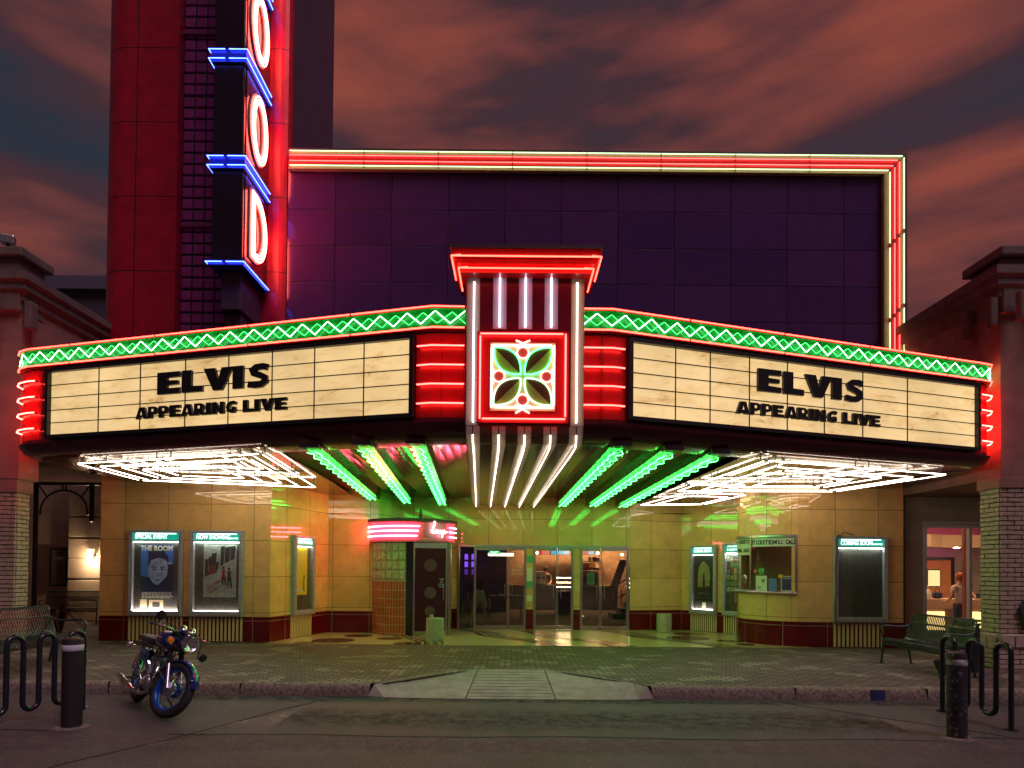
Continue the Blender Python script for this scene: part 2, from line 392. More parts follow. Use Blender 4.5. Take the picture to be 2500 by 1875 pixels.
def worn(name, quad, col):
    m = bpy.data.materials.new(name); m.use_nodes = True; t = m.node_tree; b = t.nodes['Principled BSDF']
    b.inputs['Base Color'].default_value = (*col,1); b.inputs['Roughness'].default_value = .85
    co = N(t,'ShaderNodeTexCoord'); n = N(t,'ShaderNodeTexNoise'); n.inputs['Scale'].default_value = 5; n.inputs['Detail'].default_value = 12; n.inputs['Roughness'].default_value = .8
    t.links.new(co.outputs['Object'], n.inputs['Vector']); mr = N(t,'ShaderNodeMapRange'); mr.inputs['From Min'].default_value = .42; mr.inputs['From Max'].default_value = .62; mr.inputs['To Max'].default_value = .85
    uv = N(t,'ShaderNodeUVMap'); sp = N(t,'ShaderNodeSeparateXYZ'); t.links.new(uv.outputs[0], sp.inputs[0])
    # fades towards its long edges
    f = N(t,'ShaderNodeMath',operation='PINGPONG'); f.inputs[1].default_value = .5; t.links.new(sp.outputs[1], f.inputs[0])
    f2 = N(t,'ShaderNodeMapRange'); f2.inputs['From Max'].default_value = .35; t.links.new(f.outputs[0], f2.inputs[0])
    ml = N(t,'ShaderNodeMath',operation='MULTIPLY')
    t.links.new(n.outputs[0], mr.inputs[0]); t.links.new(mr.outputs[0], ml.inputs[0]); t.links.new(f2.outputs[0], ml.inputs[1]); t.links.new(ml.outputs[0], b.inputs['Alpha'])
    mb = MB(); mb.face([(x,y,.002) for x,y in quad], [(0,0),(1,0),(1,1),(0,1)]); struct('wear_and_sheen', mb, m)
worn('worn_a', [(-3.35,7.0),(-2.75,7.0),(-1.9,8.6),(-2.3,8.6)], (.34,.24,.20))
worn('worn_b', [(5.0,6.9),(5.0,7.5),(2.9,8.6),(2.7,8.1)], (.34,.24,.20))
worn('worn_c', [(-6,6.2),(6,6.2),(6,6.9),(-6,6.9)], (.15,.10,.10)); worn('worn_d', [(-2.6,7.1),(4.4,7.0),(4.4,8.3),(-2.6,8.2)], (.04,.035,.035)); worn('red_sheen', [(-9,4.9),(9,4.9),(9,5.6),(-9,5.7)], (.13,.05,.06)); worn('worn_f', [(-4.6,8.55),(9,8.6),(9,8.98),(-4.6,8.98)], (.03,.024,.022))  # the reddish strip is neon sheen put into the road colour
# terrazzo forecourt with wavy inlays
terr = P('terrazzo', (.62,.50,.26), .16, noise=.12, nscale=60)
inlay = P('terrazzo_brown', (.16,.075,.05), .2, noise=.3, nscale=60)
mb = MB(); z = .155
poly = [(-5.16,13.72),(5.3,13.72),(6.3,13.9),(6.4,16.5),(4.7,18.1),(-3.2,17.6),(-3.4,16.3),(-4.6,16.35),(-5.16,14.0)]
mb.face([(x,y,z) for x,y in poly]); struct('entry_floor', mb, terr)
mb = MB()
def wavy(mb, x0, off, wid, amp, y0=13.74, y1=17.3, z=.159):
    n = 28; L = []; R = []
    for i in range(n+1):
        f = i/n; yy = y0+(y1-y0)*f
        x = x0 - 2.2*f*(1 if x0 > 0 else .55) + amp*math.sin(f*9+off)
        L.append((x-wid/2, yy, z)); R.append((x+wid/2, yy, z))
    for i in range(n): mb.face([L[i], R[i], R[i+1], L[i+1]])
m2 = MB()
for x0 in (-1.75, 2.35, 4.6, .95):
    wavy(mb, x0, 0, .62, .16)
    for k in (-.17, .02, .19): wavy(m2, x0+k, .35, .055, .15, z=.1615)
for (cx, cy, r) in ((-3.9,14.4,.46),(-2.25,13.95,.26),(-3.6,15.45,.33),(-2.75,14.9,.3),(-4.4,13.95,.22),(4.2,15.6,.5),(5.0,15.0,.3),(5.1,14.35,.22),(4.5,16.6,.4)):
    mb.face([(x,y,.1575) for x,y in arc(cx,cy,r,0,360,30)[:-1]])
struct('floor_inlay', mb, inlay); struct('floor_stripe', m2, P('terrazzo_pale', (.66,.55,.32), .16))
# ------------------------------------------------------------------ the theatre
th = thing('theatre_building', 'large art deco movie theatre with cream and maroon tiled entrance front', 'movie theatre', (0,14,0))
XL, XR = -8.8, 8.36
booth_arc = [(6.35+1.1*math.cos(math.radians(a)), 15.1+1.1*math.sin(math.radians(a))) for a in range(125, 271, 7)]
booth_arc[-1] = (6.35, 14.0)
left_path = [(XL,19),(XL,14.0),(-5.16,14.0),(-4.55,16.2),(-3.3,16.2),(-2.9,17.5),(-1.45,17.5)]
right_path = [(3.15,17.5),(4.62,17.9),(5.85,16.42)]+booth_arc+[(XR,14.0)]
DT = .685
for nm, z0, z1, mt in (('dado', .15, DT, maroon_t), ('tiled_wall', DT, 3.75, cream)):
    mb = MB()
    if nm == 'dado':
        mb.wallpath(left_path, z0, z1); mb.build(nm, mt, th); mb = MB(); mb.wallpath(right_path, z0, z1, .3)
    else:
        mb.wallpath(left_path, z0, z1); mb.wallpath([(-1.45,17.5),(3.15,17.5)], 2.40, z1, .1)
        mb.wallpath(right_path[:3], z0, z1, .3)
        bq = booth_arc
        mb.wallpath([right_path[2]]+bq[:3], z0, z1); mb.wallpath(bq[2:-2], z0, 1.31, .2); mb.wallpath(bq[2:-2], 2.50, z1, .2); mb.wallpath(bq[-3:]+[(XR,14.0)], z0, z1)
        mb.wallpath([(-1.45,17.5),(-1.45,17.8)], .15, 2.4); mb.wallpath([(3.15,17.8),(3.15,17.5)], .15, 2.4)
        mb.face([(-1.45,17.5,2.4),(3.15,17.5,2.4),(3.15,17.8,2.4),(-1.45,17.8,2.4)])
    mb.build(nm, mt, th)
# striped ribbed panels under the poster cases
stripc = P('stripe_cream', (.82,.58,.32), .35); stripr = P('stripe_maroon', (.16,.006,.012), .3)
def frame_on(p0, p1):
    p0 = Vector((*p0,0)); p1 = Vector((*p1,0)); r = (p1-p0).normalized(); n = Vector((r.y,-r.x,0))
    return p0, r, n
def rib_panel(p0, p1, s0, s1, n):
    o, r, nn = frame_on(p0, p1); mb = MB(); w_ = (s1-s0)/n
    a = math.atan2(r.y, r.x)
    for i in range(n):
        c = o+r*(s0+w_*(i+.28))+nn*.006; mb.box((c.x,c.y,(.16+.655)/2+.005), (w_*.52,.014,.50), rz=a)
    return mb.build('striped_panel', stripc, th)
rib_panel((XL,14),(-5.16,14), .63, 1.82, 14); rib_panel((XL,14),(-5.16,14), 1.93, 3.10, 14)
rib_panel((-5.16,14),(-4.55,16.2), .75, 1.60, 14)
rib_panel((4.62,17.9),(5.85,16.42), .32, 1.14, 13); rib_panel((4.62,17.9),(5.85,16.42), 1.32, 1.9, 9)
rib_panel((6.35,14),(XR,14), .52, 1.62, 12)
# upper auditorium wall, core and tower
mb = MB(); mb.wallpath([(-4.9,14.02),(XR,14.02)], 3.75, 10.35, .2); mb.wallpath([(XR,14.02),(XR,30)], 0, 10.35)
mb.face([(-4.9,14.02,10.35),(XR,14.02,10.35),(XR,30,10.35),(-4.8,30,10.35)])
mb.build('upper_wall', purple_t, th)
copm = P('coping_dark', (.035,.02,.035), .5)
mb = MB(); mb.bb(-4.88,XR+.05,13.93,14.3,10.62,10.76); mb.bb(-4.88,XR+.05,13.97,14.3,10.3,10.62); mb.bb(XR-.02,XR+.06,13.95,14.3,3.8,10.7); mb.build('coping', copm, th)
mb = MB(); mb.bb(XL+.05,XR-.05,17.9,18.0,3.5,9.5)
mb.build('rear_wall', stucco_d, th)
# tower: rounded left pier, glass block strip, right pier, return side
TOP = 21
mb = MB()
pl = arc(-8.45,14.6,.6,180,270,8)
mb.wallpath([(-9.05,17.3)]+pl+[(-7.30,14.0),(-7.30,14.25)], 3.7, TOP); mb.build('tower_pier', red_enamel_t, th)
mb = MB(); mb.wallpath([(-5.55,14.25),(-5.55,14.0),(-5.08,14.0)]+arc(-5.08,14.2,.2,270,360,4), 3.7, TOP); mb.build('tower_pier', red_enamel_t, th)
mb = MB(); mb.wallpath([(-4.88,14.2),(-4.88,17.3)], 3.7, TOP); mb.wallpath([(-4.88,17.3),(-9.05,17.3)], 3.7, TOP); mb.build('tower_side_wall', dark_side_t, th)
gbm = P('glass_block', (.36,.04,.19), .3, noise=.4, nscale=5, bump=.3, bscale=8)
mb = MB(); gr = MB()
gx0, gx1 = -7.30, -5.55; nc = 7; cw = (gx1-gx0)/nc
gr.bb(gx0,gx1,14.24,14.3,3.7,TOP)
z = 3.8; k = 0
while z < TOP-.3:
    for i in range(nc): mb.box((gx0+cw*(i+.5),14.235,z+.115),(cw-.035,.05,.205))
    z += .25; k += 1
    if k % 17 == 16: z += .02
mb.build('glass_block_panel', gbm, th, bevel=.015); gr.build('grout_grid', P('grout_dark', (.02,.006,.010), .7), th)
mb = MB()
for zz in (9.15, 13.4, 17.6): mb.bb(gx0,gx1,14.15,14.25,zz,zz+.07)
mb.build('cross_rail', P('rail_plum', (.20,.03,.07), .3), th)
# neon border of the upper wall
nb = P('border_backing', (.42,.32,.15), .35, noise=.15)
mb = MB(); mb.bb(-4.86,XR-.03,13.90,14.0,10.29,10.70); mb.bb(XR-.46,XR-.03,13.90,14.0,4.2,10.285)
mb.build('neon_border_backing', nb, th)
mb = MB(); mb.bb(-4.86,XR-.16,13.895,13.90,10.395,10.605); mb.bb(XR-.355,XR-.16,13.895,13.90,4.2,10.39); mb.build('red_border_band', P('border_red', (.42,.03,.03), .35), th)
zs = [(10.655,n_green),(10.56,n_redo),(10.44,n_redo),(10.34,n_green)]
nd_g = EM('pale_green_neon', (.62, 1, .45), 2.0); nd_r = EM('salmon_neon', (1, .07, .06), 5)
for j, (zz, mt) in enumerate(zs):
    mt = nd_g if j in (0,3) else nd_r
    segs = 8; L = (XR-.4+4.75)/segs
    for i in range(segs):
        x0 = -4.83+L*i+.008; x1 = -4.83+L*(i+1)-.008
        if i == segs-1: x1 = XR-.40+j*-.0+.34-j*.10
        nt([(x0,13.92,zz),(x0,13.86,zz),(x1,13.86,zz),(x1,13.92,zz)] if i < segs-1 else [(x0,13.92,zz),(x0,13.86,zz),(x1,13.86,zz)], .011, 'neon_tube', mt, th)
    xv = XR-.06-j*.10
    for i in range(4):
        z1 = zz-i*1.6-(.03 if i else 0); z0 = zz-(i+1)*1.6+.03
        nt([(xv,13.86,z1),(xv,13.86,z0),(xv,13.92,z0)], .011, 'neon_tube', mt, th)
# tower sign blade
bs = thing('vertical_blade_sign', 'tall dark projecting blade sign with pink neon letters and blue neon bands', 'neon sign', (-5.6,12.7,7.6))
bx0, bx1, by0, by1, bz = -5.93, -5.33, 12.7, 13.95, 7.62
mb = MB(); mb.bb(bx0,bx1,by0,by1,bz,19); mb.build('sign_body', P('sign_black', (.012,.004,.012), .3), bs, bevel=.02)
mb = MB(); mb.bb(bx1,bx1+.015,by0+.1,by1,bz,19); mb.build('sign_face', P('sign_maroon', (.10,.006,.02), .25), bs)
mb = MB(); mb.bb(bx0+.1,bx1-.1,by0+.22,by1,6.85,bz); mb.prism([(bx0+.15,13.1),(bx1-.15,13.1),(bx1-.15,13.95),(bx0+.15,13.95)],6.2,6.85); mb.build('bracket', P('bracket_dark', (.06,.03,.06), .45), bs, bevel=.02)
def ring(cy, cz, ry, rz, x, n=40): return [(x, cy+ry*math.cos(2*PI*i/n), cz+rz*math.sin(2*PI*i/n)) for i in range(n)]
n_let = EM('letter_neon', (1, .10, .08), 27); lb = P('letter_channel', (.40,.20,.17), .4)
def letterO(cz, h):
    cy = 13.32
    L = MB()
    o1 = ring(cy,cz,.44,h,bx1+.05); i1 = ring(cy,cz,.22,h-.22,bx1+.05); o0 = ring(cy,cz,.44,h,bx1+.01); i0 = ring(cy,cz,.22,h-.22,bx1+.01)
    for i in range(40):
        j = (i+1) % 40; L.face([o1[i],o1[j],i1[j],i1[i]]); L.face([o0[i],o0[j],o1[j],o1[i]]); L.face([i0[i],i1[i],i1[j],i0[j]])
    o = L.build('letter', lb, bs)
    for rr in (.39,.33,.27): MB().tube(ring(cy,cz,rr,h-.44+rr,bx1+.085), .012, closed=True).build('neon_tube', n_let, o)
def letterD(cz, h):
    y0, y1 = 12.95, 13.78
    def dpath(ins):
        p = [(y0+ins, cz+h-ins), (y0+ins, cz-h+ins)]
        for i in range(15):
            a = -PI/2+PI*i/14; p.append((y0+.25+(y1-y0-.25-ins)*math.cos(a), cz+(h-ins)*math.sin(a)))
        return p
    L = MB(); A = dpath(0); B = dpath(.2); n = len(A)
    for i in range(n):
        j = (i+1) % n
        L.face([(bx1+.05,*A[i]),(bx1+.05,*A[j]),(bx1+.05,*B[j]),(bx1+.05,*B[i])]); L.face([(bx1+.01,*A[i]),(bx1+.01,*A[j]),(bx1+.05,*A[j]),(bx1+.05,*A[i])]); L.face([(bx1+.01,*B[j]),(bx1+.01,*B[i]),(bx1+.05,*B[i]),(bx1+.05,*B[j])])
    o = L.build('letter', lb, bs)
    for ins in (.04,.10,.16): MB().tube([(bx1+.085,*p) for p in dpath(ins)], .012, closed=True).build('neon_tube', n_let, o)
letterD(8.63, .70); letterO(10.70, .72); letterO(12.78, .72); letterO(14.85, .72)
bluep = P('blue_enamel', (.02,.04,.45), .3)
for zz, h in ((7.62,.10),(9.52,.26),(11.62,.26),(13.7,.26)):
    mb = MB(); mb.bb(bx0-.04,bx1+.05,by0-.05,by1,zz,zz+h); b_ = mb.build('blue_band', bluep, bs)
    for t_ in ((.04,.22) if h > .2 else (.05,)):
        MB().tube([(bx0-.07,13.3,zz+t_),(bx0-.07,by0-.09,zz+t_),((bx0+bx1)/2-.05,by0-.09,zz+t_)], .010).build('neon_tube', n_blue, b_)
        MB().tube([((bx0+bx1)/2+.03,by0-.09,zz+t_),(bx1+.08,by0-.09,zz+t_),(bx1+.08,by1-.04,zz+t_)], .010).build('neon_tube', n_blue, b_)
# ------------------------------------------------------------------ ticket booth (part of the building)
bx, by = 6.35, 15.1
def barc(r, a0, a1, n=20): return [(bx+r*math.cos(math.radians(a0+(a1-a0)*i/n)), by+r*math.sin(math.radians(a0+(a1-a0)*i/n))) for i in range(n+1)]
A0, A1 = 139, 256
mb = MB(); mb.sweep(barc(1.1,A0,A1), [(-.10,1.27),(.07,1.27),(.09,1.30),(.07,1.33),(-.35,1.33)]); mb.build('counter_ledge', steel, th, smooth=60)
mb = MB(); mb.sweep(barc(1.1,A0,A1), [(-.02,2.5),(.05,2.5),(.05,2.545),(.03,2.56),(-.02,2.56)])
for a in (A0, 204, A1):
    p = barc(1.1, a, a, 1)[0]; mb.box((p[0],p[1],1.9),(.045,.045,1.2), rz=math.radians(a))
wf = mb.build('window_frame', steel, th, smooth=50)
mb = MB(); mb.sweep(barc(1.095,A0,A1), [(0,1.33),(0,2.28)]); mb.build('window_glass', glass, th, smooth=40)
mb = MB(); mb.sweep(barc(1.105,205,A1-1), [(0,2.30),(.0,2.49)]); mb.sweep(barc(1.105,A0+1,203), [(0,2.12),(.0,2.49)])
sgn = mb.build('ticket_sign', P('sign_white', (.66,.68,.56), .35, noise=.15), th, smooth=60)
blk = P('letter_black', (.01,.01,.01), .4)
def curved_text(s, size, r, a_mid, z, step, parent, mat, bold=.02):
    n = len(s)
    for i, ch in enumerate(s):
        if ch == ' ': continue
        a = math.radians(a_mid + (i-(n-1)/2)*step)
        p = (bx+r*math.cos(a), by+r*math.sin(a), z)
        text('letter', ch, size, p, (-math.sin(a), math.cos(a)), mat, parent, bold=bold+.012, sx=.66)
curved_text('\u25C7TICKETS', .125, 1.112, 217, 2.35, 3.1, sgn, blk); curved_text('\u25C7WILL CALL', .125, 1.112, 242.5, 2.35, 2.7, sgn, blk)
curved_text('TICKETS', .11, 1.112, 190, 2.38, 3.4, sgn, blk); curved_text('WILL CALL', .11, 1.112, 190, 2.19, 2.9, sgn, blk)
# booth interior: back wall, desk, lamp
boothw = P('booth_wall', (.42,.22,.12), .7, noise=.2)
mb = MB(); mb.wallpath([(5.72,16.0),(7.3,15.6),(7.3,14.1)], .2, 3.4); mb.build('booth_inner_wall', boothw, th)
mb = MB(); mb.face([(x,y,1.28) for x,y in barc(1.05,125,290)]); mb.build('booth_desk', P('desk_wood', (.18,.10,.06), .4), th)
mb = MB(); mb.face([(x,y,2.75) for x,y in barc(1.05,125,290)][::-1]); mb.build('booth_ceiling', P('ceiling_cream', (.5,.4,.3), .7), th)
mb = MB(); mb.lathe([(0,2.70),(.10,2.70),(.11,2.74),(.11,2.75)], (6.75,14.95,0)); mb.build('booth_lamp', EM('warm_lamp', (1,.72,.42), 6), th)
# ------------------------------------------------------------------ lounge drum
ld = thing('lounge_drum_entrance', 'round lounge kiosk entrance with orange tiles, glass blocks and pink neon canopy', 'entrance kiosk', (-2.5,16.5,0))
cx, cy, R = -2.5, 16.5, 1.0
def darc(r, a0, a1, n=18): return [(cx+r*math.cos(math.radians(a0+(a1-a0)*i/n)), cy+r*math.sin(math.radians(a0+(a1-a0)*i/n))) for i in range(n+1)]
mb = MB(); mb.wallpath([(p[0],p[1]) for p in darc(R,165,270)], .15, 1.45); mb.build('tiled_base', tile_small, ld, smooth=30)
gb2 = P('glass_block_clear', (.62,.55,.34), .05, noise=.5, nscale=14, bump=.8, bscale=10, spec=.9)
mb = MB(); g2 = MB()
for i in range(10):
    a = 168+i*10.3+4
    for j in range(4):
        p = darc(R-.03, a, a, 1)[0]; mb.box((p[0],p[1],1.485+.225*j+.11),(.05,.155,.20), rz=math.radians(a))
mb.build('glass_block_window', gb2, ld, bevel=.02)
g2.sweep(darc(R-.045,165,270), [(0,1.45),(0,2.40)]); g2.sweep(darc(R,165,270), [(0,1.445),(.015,1.445),(.015,1.475),(-.04,1.475)]); g2.build('block_grout', P('grout_cream', (.45,.36,.22), .6), ld)
mb = MB(); mb.sweep(darc(1.05,160,362,36), [(-.1,2.38),(.03,2.38),(.03,2.44),(0,2.45),(0,2.83),(.03,2.84),(.03,2.86)])
mb.face([(x,y,2.39) for x,y in darc(1.04,0,360,36)[:-1]]); canopy = mb.build('canopy_band', P('canopy_cream', (.45,.12,.17), .25), ld, smooth=40)
mb = MB(); mb.prism(darc(1.12,0,360,40)[:-1], 2.86, 2.94); mb.lathe([(0,2.94),(.05,2.94),(.035,3.15),(.0,3.2)], (cx+.3,cy-.8,0), 8); mb.build('canopy_roof', P('roof_dark', (.06,.03,.025), .6), ld, bevel=.01)
for zz in (2.75,2.64,2.52):
    MB().tube([(x,y,zz) for x,y in darc(1.10,180,287-(2.75-zz)*14,22)], .014).build('neon_tube', n_pink, ld)
    MB().tube([(x,y,zz) for x,y in darc(1.10,332,355,8)], .012).build('neon_tube', n_pink, ld)
# script lettering "Lounge" as bent tube
def script(pts, a_mid, sc, z0, r=1.13):
    out_ = []
    for (u, v) in pts:
        a = math.radians(a_mid)+u*sc/r; out_.append((cx+r*math.cos(a), cy+r*math.sin(a), z0+v*sc))
    return out_
strokes = [[(-1.9,.35),(-1.5,.7),(-1.15,1.5),(-1.05,2.05),(-1.25,2.1),(-1.4,1.5),(-1.55,.5),(-1.75,.05),(-1.5,-.05),(-1.1,.1)],
 [(-.85,.55),(-1.05,.3),(-.95,0),(-.7,.0),(-.6,.35),(-.8,.6),(-.55,.5),(-.42,.5),(-.45,.1),(-.3,0),(-.12,.15),(-.05,.5),(-.06,.05)],
 [(-.06,.05),(.05,.4),(.2,.52),(.27,.3),(.28,.0),(.42,.1),(.75,.52),(.55,.5),(.45,.2),(.6,.02),(.78,.2),(.82,.5),(.75,-.3),(.5,-.75),(.4,-.5),(.85,.05)],
 [(.85,.05),(1.05,.25),(1.2,.45),(1.1,.58),(.98,.35),(1.05,.05),(1.3,.0),(1.6,.25),(2.0,.32)]]
for st in strokes: MB().tube(script([(u,v*1.05) for u,v in st], 313, .125, 2.60), .0085).build('neon_letter', EM('hot_white_neon', (1,.72,.72), 10), ld)
# lounge door: dark leaf with round mirrors behind glass
dk = P('door_dark', (.06,.010,.018), .2)
mb = MB(); mb.wallpath([(-2.50,15.5),(-2.34,15.56)], .17, 2.38); mb.build('side_glass', P('dark_glass', (.02,.015,.018), .06, spec=.8), ld)
dl = MB(); dl.box((-1.955,15.70,1.27),(.76,.04,2.18), rz=math.radians(15)); door = dl.build('door', dk, ld)
tag(door, 'dark lounge door with round mirrors')
r_ = Vector((math.cos(math.radians(15)), math.sin(math.radians(15)), 0)); nn = Vector((r_.y,-r_.x,0)); dc = Vector((-1.955,15.70,0))
mir = P('mirror_disc', (.30,.24,.17), .12, metal=.8, noise=.3)
for zz, rr in ((1.83,.155),(1.17,.145),(.72,.13)):
    M = Matrix(((r_.x,0,nn.x),(r_.y,0,nn.y),(0,1,0))).to_4x4()
    MB().lathe([(0,.0),(rr,.0),(rr,.012),(0,.012)], dc+nn*.022+Vector((0,0,zz)), 24, M=M.to_3x3()).build('round_mirror', mir, door)
def pull(c, n, parent, h=.34):
    MB().tube([c, c+n*.06, c+n*.06+Vector((0,0,h)), c+Vector((0,0,h))], .012).build('handle', steel, parent)
pull(dc+r_*.31+nn*.02+Vector((0,0,1.0)), nn, door)
mb = MB()
for s in (-.39,.39):
    p = dc+r_*s; mb.box((p.x,p.y,1.265),(.035,.07,2.2), rz=math.radians(15))
p = dc; mb.box((p.x,p.y,2.30),(.78,.06,.12), rz=math.radians(15)); mb.box((p.x,p.y,.21),(.78,.06,.09), rz=math.radians(15)); mb.box((-1.5,15.9,1.265),(.05,.25,2.2))
mb.build('door_frame', steel, ld)
sm = P('decal_white', (.8,.75,.75), .6)
for k, s in enumerate(('PLEASE','NO','OUTSIDE','DRINKS')): text('door_lettering', s, .05, dc+r_*.27+nn*.026+Vector((0,0,1.48-.06*k)), r_, sm, door, sx=.7)
# ------------------------------------------------------------------ lobby doors
def bay(x0, x1, hside, leaf=True):
    """one glass door leaf of the entrance with its rails and handle"""
    mb = MB(); y = 17.55; w_ = .020
    mb.bb(x0,x0+w_,y-.03,y+.03,.17,2.34); mb.bb(x1-w_,x1,y-.03,y+.03,.17,2.34)
    mb.bb(x0+w_,x1-w_,y-.03,y+.03,.17,.25); mb.bb(x0+w_,x1-w_,y-.03,y+.03,2.26,2.34)
    d = mb.build('glass_door', steel, th)
    mb = MB(); mb.bb(x0+w_,x1-w_,y-.004,y+.004,.25,2.26); mb.build('pane', glass_d, d)
    hx = x0+.09 if hside < 0 else x1-.09
    pull(Vector((hx,y-.03,1.0)), Vector((0,-1,0)), d)
    return d
bay(-.98,-.12+.02,1); bay(-.08,.36-.02,-1)
bay(.63,1.20,1); bay(1.22,1.60,-1); bay(1.87,2.36,1); bay(2.38,3.08,-1)
mb = MB(); mb.bb(-1.40,-.99,17.54,17.56,.2,2.36); mb.build('sidelight', glass_d, th)
mb = MB()
for x in (-1.42,-.99,.35,.60,1.62,1.85,3.10): mb.bb(x-.022,x+.022,17.46,17.62,.15,2.40)
mb.bb(-1.45,3.13,17.47,17.63,2.345,2.398); mb.build('entrance_frame', steel, th)
mb = MB(); mb.bb(.375,.578,17.49,17.6,DT,2.34); mb.bb(1.645,1.828,17.49,17.6,DT,2.34); mb.build('pilaster', cream, th)
mb = MB(); mb.bb(.375,.578,17.49,17.6,.155,DT); mb.bb(1.645,1.828,17.49,17.6,.155,DT); mb.build('pilaster_base', maroon_t, th)
notice = P('paper_green', (.10,.42,.25), .7); paper = P('paper_white', (.70,.68,.58), .7)
for zz, mt, h in ((2.02,notice,.20),(1.62,paper,.35),(1.35,notice,.16),(.98,paper,.16)):
    mb = MB(); mb.bb(.40,.55,17.478,17.484,zz-h/2,zz+h/2); mb.build('notice', mt, th)
# lobby interior ---------------------------------------------------
lob = thing('lobby_interior', 'dim lobby room behind the glass entrance doors', 'lobby', (0,20,0))
carpet = P('carpet', (.05,.022,.014), .95, noise=.5, nscale=30)
mb = MB(); mb.face([(-4.4,17.62,.158),(6.2,17.62,.158),(6.2,29,.158),(-4.4,29,.158)]); mb.build('lobby_floor', carpet, lob)
mb = MB(); mb.face([(-4.4,17.62,3.3),(-4.4,29,3.3),(6.2,29,3.3),(6.2,17.62,3.3)]); mb.build('lobby_ceiling', P('lobby_ceiling', (.12,.08,.05), .8), lob)
mosaic = BRICK('mosaic_wall', (.58,.38,.24), (.34,.21,.13), (.20,.13,.09), .05, .05, ms=.004, rough=.4, bump=.2)
mb = MB(); mb.wallpath([(-.2,28.5),(6.2,28.5)], .15, 3.3); mb.build('mosaic_wall', mosaic, lob)
dkbr = BRICK('dark_brick_wall', (.11,.06,.055), (.06,.035,.035), (.15,.10,.10), .22, .075, ms=.01, rough=.5, bump=.4)
mb = MB(); mb.wallpath([(-4.4,17.7),(-4.4,24.5),(-.2,24.5),(-.2,28.5)], .15, 3.3); mb.wallpath([(6.2,28.5),(6.2,17.7)], .15, 3.3); mb.build('dark_wall', dkbr, lob)
warm = EM('lobby_warm_light', (1,.58,.27), 420)
for (x, y) in ((1.0,27.6),(2.2,27.6),(3.4,27.6),(4.6,27.6)):
    MB().lathe([(0,3.27),(.11,3.27),(.12,3.29)], (x,y,0), 14).build('lobby_fill_disc', warm, lob)  # unseen glowing discs added to brighten the back of the lobby
for (x, y, zz) in ((1.0,26.2,2.42),(2.6,26.2,2.40),(3.4,26.0,2.42),(4.4,26.2,2.38)): MB().lathe([(0,-.05),(.05,0),(0,.05)], (x,y,zz), 10).build('pendant_bulb', EM('pendant_bulb', (1,.6,.28), 130), lob, smooth=60)
mb = MB(); mb.bb(-.80,.05,22.0,22.15,2.20,2.29); mb.build('strip_light', EM('strip_light', (1,.85,.62), 6), lob)
mb = MB(); mb.bb(-.72,-.38,20.5,20.55,2.20,2.33); ex = mb.build('exit_sign', P('exit_green', (.02,.25,.1), .5, emis=(.05,.6,.25), es=1.0), lob); text('letter', 'EXIT', .12, (-.55,20.49,2.22), (1,0), EM('exit_white', (.8,1,.85), 2), ex, bold=.02)
# concession counter with bright bakery case
cc = thing('concession_counter', 'grey green concession counter at the back of the lobby', 'counter', (2.2,26.8,.15))
mb = MB(); mb.bb(-.1,4.3,26.6,27.2,.158,1.08); mb.build('counter_front', P('counter_green', (.20,.22,.17), .4, noise=.2), cc); mb = MB(); mb.bb(-.15,4.35,26.5,27.3,1.08,1.13); mb.build('counter_top', P('counter_top', (.30,.24,.18), .25), cc)
pc = thing('pastry_case', 'brightly lit glass pastry case between the two middle lobby doors', 'display case', (2.0,24.0,.15))
mb = MB(); mb.bb(1.62,2.28,23.75,24.3,.158,.95); mb.build('base_cabinet', P('cab_dark', (.05,.04,.03), .5), pc)
mb = MB()
for zz in (.96,1.13,1.30,1.47): mb.bb(1.62,2.28,23.78,24.3,zz,zz+.02)
mb.build('shelf', steel, pc)
for zz in (1.10,1.27,1.44): mb = MB(); mb.bb(1.64,2.26,24.15,24.2,zz,zz+.025); mb.build('shelf_light', EM('case_light', (1,.68,.36), 22), pc)
mb = MB(); rnd = random.Random(3)
for zz in (.98,1.15,1.32):
    for i in range(6): mb.lathe([(0,0),(.035,.0),(.04,.04),(.02,.075),(0,.08)], (1.68+i*.105,23.9,zz), 8)
mb.build('pastries', P('pastry', (.55,.32,.14), .7, noise=.5), pc, smooth=60)
mb = MB(); mb.bb(1.62,2.28,23.75,23.76,.95,1.5); mb.build('case_glass', glass, pc)
# menu screens
def screen(x0, x1, cols, lab):
    t = thing('menu_screen', lab, 'menu screen', ((x0+x1)/2,27.9,2.5), group='lit menu screens above the concession counter')
    mb = MB(); mb.bb(x0-.02,x1+.02,27.9,27.96,2.38,2.80); mb.build('bezel', blackm, t)
    n = len(cols)
    for i, c_ in enumerate(cols):
        mb = MB(); a = x0+(x1-x0)*i/n; b = x0+(x1-x0)*(i+1)/n; mb.bb(a,b,27.88,27.89,2.40,2.78); mb.build('screen_panel', EM('screen_%d' % int(c_[0]*1000+c_[1]*100+c_[2]*10), c_, 1.3), t)
screen(.95,1.62,[(.6,.03,.03),(.65,.2,.12)], 'menu screen showing red pictures, leftmost above the lobby counter')
screen(1.66,2.45,[(.12,.4,.6),(.3,.6,.7),(.7,.75,.75)], 'pale blue menu screen, middle one above the lobby counter')
screen(2.75,3.5,[(.7,.75,.72),(.7,.2,.12),(.5,.6,.6)], 'white and red menu screen, rightmost above the lobby counter')
